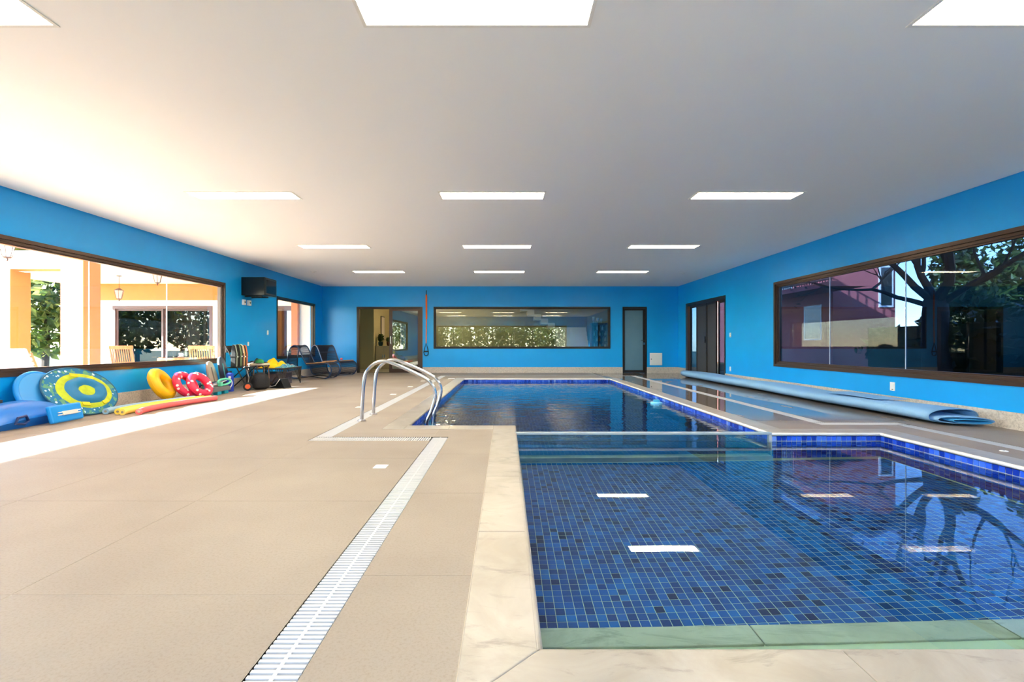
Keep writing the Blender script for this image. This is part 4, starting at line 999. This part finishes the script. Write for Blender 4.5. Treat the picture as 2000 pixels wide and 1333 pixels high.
def oval(r0, r1, h0, h1, off=(0,0), n=56, wob=0, seed=1, bulge=0):
    """ring between two scaled ovals in the float's own plane (x = out of the plane)"""
    m = MB(); rnd = random.Random(seed); rows = []; st_ = 6
    wv = [1+wob*(math.sin(5*a+seed)+.6*math.sin(9*a)) for a in [2*math.pi*i/n for i in range(n)]]
    for q in range(st_+1):
        f = q/st_; r = r0+(r1-r0)*f; h = h0+(h1-h0)*f+bulge*math.sin(math.pi*f)
        for i in range(n):
            a = 2*math.pi*i/n; m.v.append(tuple(tilt@Vector((h, off[0]+A_*r*wv[i]*math.cos(a), off[1]+B_*r*wv[i]*math.sin(a)))+Vector((-.18, 0, B_*.82+.012))))
    for q in range(st_):
        for i in range(n): m.f.append((q*n+i, q*n+(i+1) % n, (q+1)*n+(i+1) % n, (q+1)*n+i)); m.mi.append(0)
    if r0 == 0: pass
    return m
oval(.68, 1.0, .014, .004).build('printed_border', m_print, sf_, smooth=True); oval(.0, 1.0, -.012, -.004).build('back_panel', m_fblue, sf_, smooth=True)
ed = MB(); ed.tube([tilt@Vector((0, A_*math.cos(2*math.pi*i/56), B_*math.sin(2*math.pi*i/56)))+Vector((-.18, 0, B_*.82+.012)) for i in range(56)], .010, 8, closed=True); ed.build('spring_edge', M('edge_teal', (10,86,120), .6), sf_, smooth=True)
oval(.50, .75, .02, .012, (.035, -.005), bulge=.012).build('lime_band', m_lime, sf_, smooth=True)
oval(.20, .58, .02, .02, (.05, -.01), wob=.02, bulge=.055).build('inflated_ring', m_fblue, sf_, smooth=True)
oval(.0, .235, .012, .03, (.05, -.01), wob=.01).build('mesh_centre', m_lime, sf_, smooth=True)
m_yel = M('patch_yellow', (236,204,30), .6)
for (ya, za) in ((-.10, -.215), (.2, -.22), (.0, .235), (.22, .17)):
    m = MB(); m.obox(tilt@Vector((.034, ya, za))+Vector((-.18, 0, B_*.82+.012)), (.01, .10, .05), tilt@Rx(.25 if ya > .1 else -.2)); m.build('patch', m_yel, sf_)
t = thing('round_float', 'plain light blue float behind the lime and blue one', 'pool float', (-5.68, 6.0, 0))
m = MB(); m.lathe([(.01, -.03), (.30, -.035), (.345, -.01), (.345, .015), (.30, .035), (.01, .03)], (-.1, 0, .29), 40, mat=Ry(math.radians(60))); m.build('disc', M('pale_blue_vinyl', (58,150,220), .35), t, smooth='auto')
m = MB(); m.tube([Vector((-.1,0,.29))+Ry(math.radians(60))@Vector((.33*math.cos(2*math.pi*i/40), .33*math.sin(2*math.pi*i/40), .0)) for i in range(40)], .03, 8, closed=True); m.build('tube_rim', m_tblue2, t, smooth=True)

# swim rings
def ring(x, y, z, R_, r, mt, label, tl, yaw, dots=None, seat=False):
    t = thing('swim_ring', label, 'swim ring', (x, y, 0)); mm = Rz(yaw)@Ry(math.radians(tl)); pts = [mm@Vector((R_*math.cos(2*math.pi*i/36), R_*math.sin(2*math.pi*i/36), 0))+Vector((0,0,z)) for i in range(36)]
    m = MB(); m.tube(pts, r, 14, closed=True); m.build('tube', mt, t, smooth=True)
    m = MB(); m.tube([mm@Vector(((R_+r)*math.cos(2*math.pi*i/36), (R_+r)*math.sin(2*math.pi*i/36), 0))+Vector((0,0,z)) for i in range(36)], .004, 6, closed=True); m.build('seam', mt, t, smooth=True)
    va = MB(); va.lathe([(.012, 0), (.012, .012), (.006, .02)], mm@Vector((R_, 0, r-.004))+Vector((0,0,z)), 8, mat=mm); va.build('valve', mt, t)
    if seat: m = MB(); m.lathe([(.02, -.02), (R_-.02, -.01), (R_-.01, .01), (.02, .0)], Vector((0,0,z)), 24, mat=mm); m.build('seat', mt, t)
    if dots:
        me = MB().lathe([(.022, -.004), (.018, .004), (.001, .006)], (0,0,0), 10).mesh('dot', dots); rnd = random.Random(int(y*100))
        for k in range(16):
            a = rnd.uniform(0, 6.28); ph_ = rnd.uniform(.2, 2.4); dl = Vector((math.cos(a)*math.cos(ph_), math.sin(a)*math.cos(ph_), math.sin(ph_)))
            c = Vector((R_*math.cos(a), R_*math.sin(a), 0))+dl*r; o = put('dot', me, t, mm@c+Vector((0,0,z))); o.rotation_euler = (mm@dl).to_track_quat('Z', 'Y').to_euler()
m_ry = M('ring_yellow', (246,190,8), .35); m_rr = M('ring_red', (226,44,84), .35); m_rd = M('ring_white_dot', (250,236,240), .5)
ring(-5.66, 7.86, .285, .20, .084, m_ry, 'yellow inflatable swim ring leaning on the wall', 62, math.radians(14), None, False)
ring(-5.47, 8.16, .25, .185, .062, m_rr, 'red dotted swim ring squeezed behind the front red one', 60, math.radians(-2), m_rd)
ring(-5.31, 8.29, .24, .175, .066, m_rr, 'red dotted swim ring in front, nearest the foam noodles', 58, math.radians(-10), m_rd)
# foam noodles
def noodle(pts, mt, label):
    t = thing('foam_noodle', label, 'foam noodle', tuple(pts[0][:2])+(0,), 0, 'foam noodles on the floor'); o0 = Vector((pts[0][0], pts[0][1], 0)); P = bez([Vector((p[0], p[1], p[2] if len(p) > 2 else .042))-o0 for p in pts], 8)
    MB().tube(P, .041, 14).build('noodle', mt, t, smooth='auto')
    e = MB(); d_ = (P[0]-P[1]).normalized(); e.tube([P[0], P[0]+d_*.004], .016, 10); e.build('bore', M('bore_'+mt.name, (150,140,120), .9), t)
noodle([(-5.38, 6.42), (-5.42, 6.62), (-5.42, 7.0), (-5.35, 7.5), (-5.22, 8.0)], M('noodle_blue', (138,176,208), .7), 'pale blue foam noodle, closest to the wall')
noodle([(-5.20, 6.40), (-5.25, 6.60), (-5.27, 7.0), (-5.2, 7.5), (-5.08, 8.02)], M('noodle_yellow', (250,214,74), .7), 'yellow foam noodle next to the pale blue one')
noodle([(-5.09, 6.34), (-5.13, 6.55), (-5.15, 7.0), (-5.09, 7.5), (-4.98, 8.05)], M('noodle_yellow_pale', (246,216,100), .7), 'yellow foam noodle next to the red one')
noodle([(-4.90, 6.38), (-4.97, 6.58), (-5.0, 7.0), (-4.96, 7.5), (-4.86, 8.0)], M('noodle_red', (240,104,104), .7), 'red foam noodle at the edge of the sunlight')
# aerobic step with toys on it
t = thing('aerobic_step', 'grey aerobic step platform with teal pads', 'step platform', (-5.52, 8.9, 0), math.radians(4)); m_gr = M('step_grey', (96,98,102), .6); m_tl = M('step_teal', (0,150,178), .5)
m = MB(); m.prism([(-.20, .06), (.20, .06), (.165, .14), (-.165, .14)], 1, -.40, .40); m.build('platform', m_gr, t, bevel=.01)
MB().box(-.15, -.38, .138, .15, .38, .146).build('mat_top', m_gr, t)
for y in (-.30, -.02, .24): MB().box(.03, y-.08, 0, .195, y+.06, .066).build('foot_block', m_tl if y > -.2 else m_gr, t, bevel=.006); MB().box(-.195, y-.08, 0, -.03, y+.06, .066).build('foot_block', m_gr, t, bevel=.006)
MB().box(.10, -.39, .137, .17, -.15, .150).build('teal_pad', m_tl, t)
t = thing('hand_paddle', 'mint green oval hoop lying on the aerobic step', 'pool toy', (-5.45, 9.18, .147)); m_mint = M('mint_foam', (96,204,170), .5)
m = MB(); m.tube([(.05+.02*math.cos(a), .17*math.cos(a)-.02, .075+.055*math.sin(a)) for a in [2*math.pi*i/28 for i in range(28)]], .02, 10, closed=True); m.build('hoop', m_mint, t, smooth=True); MB().box(.03, -.2, -.001, .09, -.12, .08).build('grip', m_mint, t, bevel=.01)
def fin(x, y, z, rz, label, mt, mt2):
    t = thing('swim_fin', label, 'swim fin', (x, y, z), rz)
    m = MB(); m.prism([(-.05, .0), (.05, .0), (.085, .26), (-.085, .26)], 0, 0, 1); m = MB()
    m.add([(-.045,0,.02),(.045,0,.02),(.08,.27,.10),(-.08,.27,.10),(-.045,0,.032),(.045,0,.032),(.08,.27,.108),(-.08,.27,.108)], [(4,5,6,7),(0,1,5,4),(1,2,6,5),(2,3,7,6),(3,0,4,7),(3,2,1,0)]); m.build('blade', mt, t)
    MB().lathe([(.03, -.12), (.055, -.08), (.05, 0.0), (.03, .03)], (0,0,.05), 14, mat=Rx(math.radians(-80))).build('foot_pocket', mt2, t, smooth='auto')
    for s in (-.035, .0, .035): MB().bar((s, .02, .036), (s*1.7, .26, .109), .008, .01).build('blade_rib', mt2, t)
m_navy = M('navy_rubber', (22,44,88), .5); m_wb = M('stripe_white', (220,226,236), .5)
fin(-5.52, 8.93, .147, math.radians(-25), 'navy and white swim fin on the aerobic step', m_wb, m_navy)
fin(-5.60, 8.72, .147, math.radians(-84), 'navy swim fin lying beside the toy pistol', m_navy, M('teal_rubber', (10,110,140), .5))
t = thing('water_pistol', 'green and orange toy water pistol on the aerobic step', 'toy', (-5.48, 8.66, .147), math.radians(40)); m_gn = M('toy_green', (60,206,60), .35); m_og = M('toy_orange', (240,130,30), .35)
MB().tube([(0,-.12,.10), (0,.10,.11)], .022, 10).build('barrel', m_gn, t); MB().tube([(0,-.16,.09), (0,-.10,.12)], .035, 12).build('tank', m_og, t); MB().bar((0,.06,.10), (0,.09,.0), .02, .03).build('grip', m_gn, t); MB().bar((0,-.02,.09), (0,-.03,.0), .02, .028).build('pump', M('toy_blue_grey', (80,130,180), .4), t)
# boards standing in the corner of the window
def board(x, y, h, w_, tl, mt, mt2, label):
    t = thing('body_board', label, 'board', (x, y, 0)); R_ = Ry(math.radians(tl)); pts = []
    for i in range(25):
        f = i/24; s = math.sin(math.pi*f)**.35 if 0 < f < 1 else 0; pts.append((f*h, w_/2*s))
    poly = [(y_, z_) for z_, y_ in pts]+[(-y_, z_) for z_, y_ in reversed(pts[1:-1])]
    for nm, a, b, q in (('deck', .0, .03, mt), ('bottom_skin', -.012, .0, mt2)):
        m = MB(); m.prism(poly, 0, a, b); m.v = [tuple(R_@Vector(v)) for v in m.v]; m.build(nm, q, t)
    m = MB(); m.bar(R_@Vector((.032, 0, h*.25)), R_@Vector((.032, 0, h*.8)), .03, .006); m.build('stripe', mt2, t)
board(-5.72, 9.42, .62, .26, -14, M('sand_foam', (176,160,142), .7), M('sand_edge', (120,110,100), .7), 'sand coloured body board leaning under the window corner')
board(-5.62, 9.62, .70, .26, -12, M('navy_foam', (34,42,66), .6), M('teal_stripe', (70,160,170), .6), 'navy body board with a teal stripe leaning beside the canister')
# canister
t = thing('blue_canister', 'tall blue canister with a white swirl on the floor', 'canister', (-5.50, 9.52, 0)); m_can = M('canister_blue', (28,62,176), .3)
MB().lathe([(.066, 0), (.07, .01), (.07, .33), (.06, .36), (.035, .375)], (0,0,0), 24).build('body', m_can, t, smooth='auto'); MB().lathe([(.036, .372), (.036, .40), (.03, .405)], (0,0,0), 16).build('cap', m_black, t)
sw_ = MB(); sw_.tube([( .071*math.sin(a), -.071*math.cos(a), z) for a, z in [(.2+.9*math.sin(q*math.pi), .05+.24*q) for q in [i/16 for i in range(17)]]], .009, 6); sw_.build('swirl', m_white, t); MB().box(.015, -.0735, .27, .06, -.066, .31).build('label_patch', m_white, t)
# folding chair piled with vests
t = thing('folding_chair', 'black folding chair holding a pile of swim vests', 'chair', (-5.55, 9.98, 0), math.radians(90))
for s in (-.22, .22):
    MB().tube([(s, -.28, 0), (s, .18, .92)], .012, 8).build('leg', m_black, t); MB().tube([(s, .30, 0), (s, -.22, .48)], .012, 8).build('leg', m_black, t)
MB().box(-.21, -.24, .45, .21, .16, .475).build('seat', m_black, t, bevel=.006); MB().bar((-.22, .17, .84), (.22, .17, .84), .02, .14).build('backrest', m_black, t)
MB().tube([(-.22,-.2,.08), (.22,-.2,.08)], .01, 8).build('stretcher', m_black, t)
def vest(x, y, z, rz, w_, h, d_, cols, label):
    t = thing('swim_vest', label, 'swim vest', (x, y, z), rz, 'swim vests on the folding chair'); mats = [M('vest_%s_%d' % (label[:6], i), c, .8) for i, c in enumerate(cols)]; n = len(cols)
    for i in range(n):
        a = -w_/2+w_*i/n; m = MB(); m.prism([(0, 0), (d_, 0), (d_*1.05, h*.6), (d_*.75, h*.95), (d_*.35, h), (.02, h*.85)], 0, a+.003, a+w_/n-.003); m.build('foam_panel', mats[i], t, bevel=.012)
    MB().bar((-w_/2-.004, d_*.5, h*.45), (w_/2+.004, d_*.5, h*.45), d_*1.06, .022).build('strap', m_black, t); MB().box(-.02, d_*1.03, h*.42, .02, d_*1.09, h*.48).build('buckle', m_white, t)
vest(-5.60, 9.78, .478, math.radians(-80), .22, .46, .10, [(200,206,196), (34,44,40), (150,166,150), (26,30,30)], 'grey and black striped swim vest, front of the chair pile')
vest(-5.60, 9.94, .478, math.radians(-84), .22, .47, .10, [(228,222,196), (46,70,48), (120,150,110), (20,24,22)], 'cream and green swim vest in the middle of the chair pile')
vest(-5.60, 10.10, .478, math.radians(-88), .22, .45, .09, [(206,110,70), (40,28,30), (220,180,120), (90,30,40)], 'orange and maroon swim vest at the back of the chair pile')
t = thing('gear_bag', 'black mesh bag slumped below the folding chair', 'bag', (-5.12, 9.98, 0), .3)
m = MB(); m.lathe([(.10, 0), (.17, .05), (.18, .18), (.13, .30), (.05, .35)], (0,0,0), 16); m.build('sack', M('black_mesh', (20,20,24), .8, bump=.6, bscale=60), t, smooth='auto'); MB().tube(bez([(-.05,0,.34), (-.08,0,.45), (.04,0,.48), (.05,0,.35)], 6), .01, 6).build('strap', m_black, t)
t = thing('scooter_wheel', 'small dark push toy with orange wheel under the chair pile', 'toy', (-5.22, 9.66, 0), .5)
MB().lathe([(.05, -.02), (.085, -.02), (.085, .02), (.05, .02)], (0,0,.086), 20, mat=Rx(math.pi/2)).build('wheel', m_black, t); MB().lathe([(.01, -.024), (.05, -.022), (.05, .022), (.01, .024)], (0,0,.086), 16, mat=Rx(math.pi/2)).build('hub', M('hub_orange', (226,96,50), .5), t)
MB().tube([(0,0,.086), (.02,.12,.25), (-.02,.2,.42)], .014, 8).build('handle', m_black, t)
t = thing('scoop_board', 'black wedge shaped ramp leaning under the stool', 'ramp', (-4.90, 10.33, 0), -.2)
m = MB(); m.prism([(-.2, 0), (.22, 0), (.2, .04), (.12, .2), (.1, .2)], 1, -.12, .12); m.build('wedge', m_black, t, bevel=.006); m = MB(); m.tube([(-.2,-.125,.01), (0,-.128,.06), (.11,-.125,.2)], .006, 6); m.build('edge_trim', m_white, t)
# stool
t = thing('beige_stool', 'beige seated stool with curved brown legs', 'stool', (-5.40, 10.44, 0), math.radians(10)); m_leg = M('stool_leg', (142,104,82), .4)
MB().lathe([(.20, .48), (.22, .49), (.22, .52), (.20, .53), (.02, .53)], (0,0,0), 28).build('seat', M('stool_seat', (222,210,180), .5), t, smooth='auto')
for k in range(4):
    a = math.pi/4+k*math.pi/2; c, s = math.cos(a), math.sin(a); MB().tube(bez([(.1*c,.1*s,.475), (.19*c,.19*s,.46), (.215*c,.215*s,.38), (.24*c,.24*s,0)], 5), .013, 8).build('leg', m_leg, t, smooth='auto')
# fabric piles: crumpled cloth
def cloth(name, x, y, z, sx, sy, h, mt, label, seed, cat='towel', parts=()):
    rnd = random.Random(seed); n = 18; t = thing(name, label, cat, (x, y, z)); m = MB(); ph_ = [rnd.uniform(0, 6) for _ in range(6)]
    for j in range(n+1):
        for i in range(n+1):
            u, v = i/n*2-1, j/n*2-1; q = max(0, 1-(abs(u)**3))*max(0, 1-(abs(v)**3)); zz = h*q*(.55+.22*math.sin(5*u+ph_[0]+2*v)+.18*math.sin(7*v+ph_[1]-3*u)+.12*math.sin(11*u+ph_[2]))
            m.v.append((u*sx*(1+.06*math.sin(6*v+ph_[3])), v*sy*(1+.06*math.sin(6*u+ph_[4])), zz+.002))
    for j in range(n):
        for i in range(n): a = j*(n+1)+i; m.f.append((a, a+1, a+n+2, a+n+1)); m.mi.append(0)
    o = m.build('folded_cloth', mt, t, smooth=True); md = o.modifiers.new('thick', 'SOLIDIFY'); md.thickness = .008
    return t
cloth('dark_garment', -5.45, 10.46, .53, .17, .15, .10, M('black_cloth', (22,20,24), .8), 'black garment heaped on the stool', 4, 'clothing')
t = thing('green_cap', 'green and black cap beside the stool pile', 'cap', (-5.33, 10.34, .53), .4); MB().lathe([(.09, 0), (.085, .05), (.05, .085), (.01, .095)], (0,0,.0), 18).build('crown', M('cap_green', (30,130,70), .7), t, smooth='auto'); m = MB(); m.prism([(-.07,-.08),(.07,-.08),(.05,-.17),(-.05,-.17)], 2, .0, .01); m.build('brim', m_black, t)
# low lattice table
t = thing('lattice_table', 'low dark metal side table with tapered lattice legs', 'table', (-5.42, 11.2, 0)); m_bz = M('bronze_metal', (70,62,58), .4, metal=.5)
hw, hl, H_ = .43, .48, .40
for nm, bx in (('top_rail', (-hw,-hl,H_-.03,hw,-hl+.03,H_)), ('top_rail', (-hw,hl-.03,H_-.03,hw,hl,H_)), ('top_rail', (-hw,-hl+.03,H_-.03,-hw+.03,hl-.03,H_)), ('top_rail', (hw-.03,-hl+.03,H_-.03,hw,hl-.03,H_))): MB().box(*bx).build(nm, m_bz, t)
MB().box(-hw+.02,-hl+.02,H_-.012,hw-.02,hl-.02,H_-.002).build('table_top', M('smoked_top', (120,116,110), .3), t)
for sx in (-1, 1):
    for sy in (-1, 1):
        cx, cy = sx*(hw-.01), sy*(hl-.01); lg = MB(); foot = Vector((cx-sx*.015, cy-sy*.015, 0))
        for k in range(5): lg.tube([foot+Vector((0,0,.0)), (cx-sx*k*.045, cy, H_-.02)], .007, 6)
        for k in range(1, 5): lg.tube([foot, (cx, cy-sy*k*.045, H_-.02)], .007, 6)
        lg.build('lattice_leg', m_bz, t); MB().lathe([(.018, 0), (.014, .05), (.02, .09)], foot, 10).build('foot', m_bz, t)
cloth('yellow_towel', -5.44, 11.24, .40, .19, .40, .24, M('towel_yellow', (248,206,10), .9), 'bright yellow towel heaped on the lattice table', 9)
cloth('printed_towel', -5.15, 11.22, .40, .12, .34, .09, fabric('towel_print', (90,170,190), (220,226,120), (60,110,170), 22), 'blue and lime printed cloth on the edge of the lattice table', 12)
cloth('grey_towel', -5.2, 11.58, .40, .12, .09, .06, M('towel_grey', (150,140,140), .9), 'small grey cloth at the far corner of the lattice table', 14)
t = thing('swim_mask', 'black and yellow swim mask at the near end of the lattice table', 'swim mask', (-5.42, 10.77, .40), .3)
MB().tube([(.07*math.cos(a), .0+.01*math.cos(2*a), .07+.055*math.sin(a)) for a in [2*math.pi*i/20 for i in range(20)]], .018, 8, closed=True).build('skirt', m_black, t, smooth=True); MB().lathe([(.06, -.004), (.06, .004)], (0,0,.07), 18, mat=Rx(math.pi/2)).build('lens', M('mask_lens', (60,50,20), .1), t); MB().tube([(.05*math.cos(a), -.02, .07+.04*math.sin(a)) for a in [2*math.pi*i/20 for i in range(20)]], .008, 6, closed=True).build('lens_rim', M('mask_yellow', (230,200,30), .4), t)
t = thing('sun_bottle', 'squat orange bottle with a dark cap behind the yellow towel', 'bottle', (-5.66, 10.95, .40)); MB().lathe([(.04, 0), (.042, .12), (.02, .15)], (0,0,0), 14).build('body', M('bottle_orange', (170,92,50), .4), t, smooth='auto'); MB().lathe([(.05, .15), (.05, .17)], (0,0,0), 14).build('cap', m_black, t)
# storage bin under the table
t = thing('storage_bin', 'clear plastic bin of odds and ends under the lattice table', 'storage bin', (-5.45, 11.25, 0)); m_bin = glass_mat('bin_plastic', (.8,.78,.8), haze=((150,140,150), .35))
for bx in ((-.25,-.36,0,.25,.36,.008), (-.25,-.36,.008,-.244,.36,.26), (.244,-.36,.008,.25,.36,.26), (-.244,-.36,.008,.244,-.354,.26), (-.244,.354,.008,.244,.36,.26)): MB().box(*bx).build('bin_side', m_bin, t)
MB().box(-.27,-.38,.26,.27,.38,.275).build('lid', M('bin_lid', (110,96,112), .4), t, bevel=.004)
tag(MB().box(-.06,-.1,0,.06,.02,.15).build('white_box', m_white, None, (-5.32, 11.02, .012), (.0, .5, .4)), 'small white box inside the clear bin', 'box')
cloth('ochre_cloth', -5.42, 11.35, .012, .13, .16, .18, M('cloth_ochre', (180,140,50), .9), 'ochre cloth inside the clear bin', 17, 'cloth')

# ------------------------------------------------------------------ rope lounge chairs
m_rope = M('navy_rope', (14,30,56), .55); m_tubeb = M('navy_tube', (24,54,96), .3, coat=.4); m_arm = M('teak_arm', (190,144,92), .5, var=.2, vscale=12, stretch=(1,6,1))
def lounger(x, y, rz, label, W_, fill, sc=1.0):
    t = thing('rope_lounger', label, 'lounge chair', (x, y, 0), rz)
    side = bez([(.20,0,.03), (.02,0,.08), (-.06,0,.32), (-.05,0,.65), (.02,0,.84), (.13,0,.905), (.23,0,.85), (.34,0,.62), (.44,0,.42), (.56,0,.385), (.80,0,.42), (1.0,0,.43), (1.10,0,.36), (1.13,0,.22), (1.06,0,.08), (.96,0,.03)], 6)
    side = [p*sc for p in side]
    for s in (-1, 1):
        MB().tube([p+Vector((0, s*W_/2, 0)) for p in side], .017, 8).build('side_tube', m_tubeb, t, smooth='auto')
        MB().tube(bez([Vector((.20, s*W_/2, .03))*1, Vector((.58, s*W_/2, .075)), Vector((.96, s*W_/2, .03))], 6), .012, 8).build('runner', m_fdark, t, smooth='auto')
        MB().bar((.46*sc, s*(W_/2+.02), .415*sc+.01), (.98*sc, s*(W_/2+.02), .45*sc+.01), .05, .028).build('armrest', m_arm, t, bevel=.008)
    # woven strands, each strung between the two side tubes
    m0 = MB().tube([(0, -W_/2, 0), (0, W_/2, 0)], .0075, 5).mesh('rope_strand', m_rope)
    seg = [0]
    for i in range(1, len(side)): seg.append(seg[-1]+(side[i]-side[i-1]).length)
    a, b = fill; Lt = seg[-1]; q = a*Lt
    while q < b*Lt:
        i = max(k for k in range(len(seg)) if seg[k] <= q); i = min(i, len(side)-2); f = (q-seg[i])/(seg[i+1]-seg[i]); p = side[i].lerp(side[i+1], f); put('rope_strand', m0, t, p); q += .021
    for f in (.02, .44, .98): i = min(len(side)-1, int(f*len(side))); MB().tube([side[i]+Vector((0,-W_/2,0)), side[i]+Vector((0,W_/2,0))], .012, 8).build('cross_bar', m_tubeb, t)
lounger(-5.72, 12.95, math.radians(-4), 'navy rope lounge chair with teak arms beside the lattice table', .52, (.08, .96))
lounger(-5.66, 14.55, math.radians(-24), 'navy rope lounge chair in the corner by the sliding door', .66, (.05, .97))
tag(MB().lathe([(.002, -.035), (.03, -.025), (.045, 0), (.03, .025), (.002, .035)], (0,0,0), 16).build('red_ball', M('pink_ball', (226,90,100), .5), None, (-4.93, 14.32, .495), smooth=True), 'small pink ball resting on the corner lounge chair', 'ball')
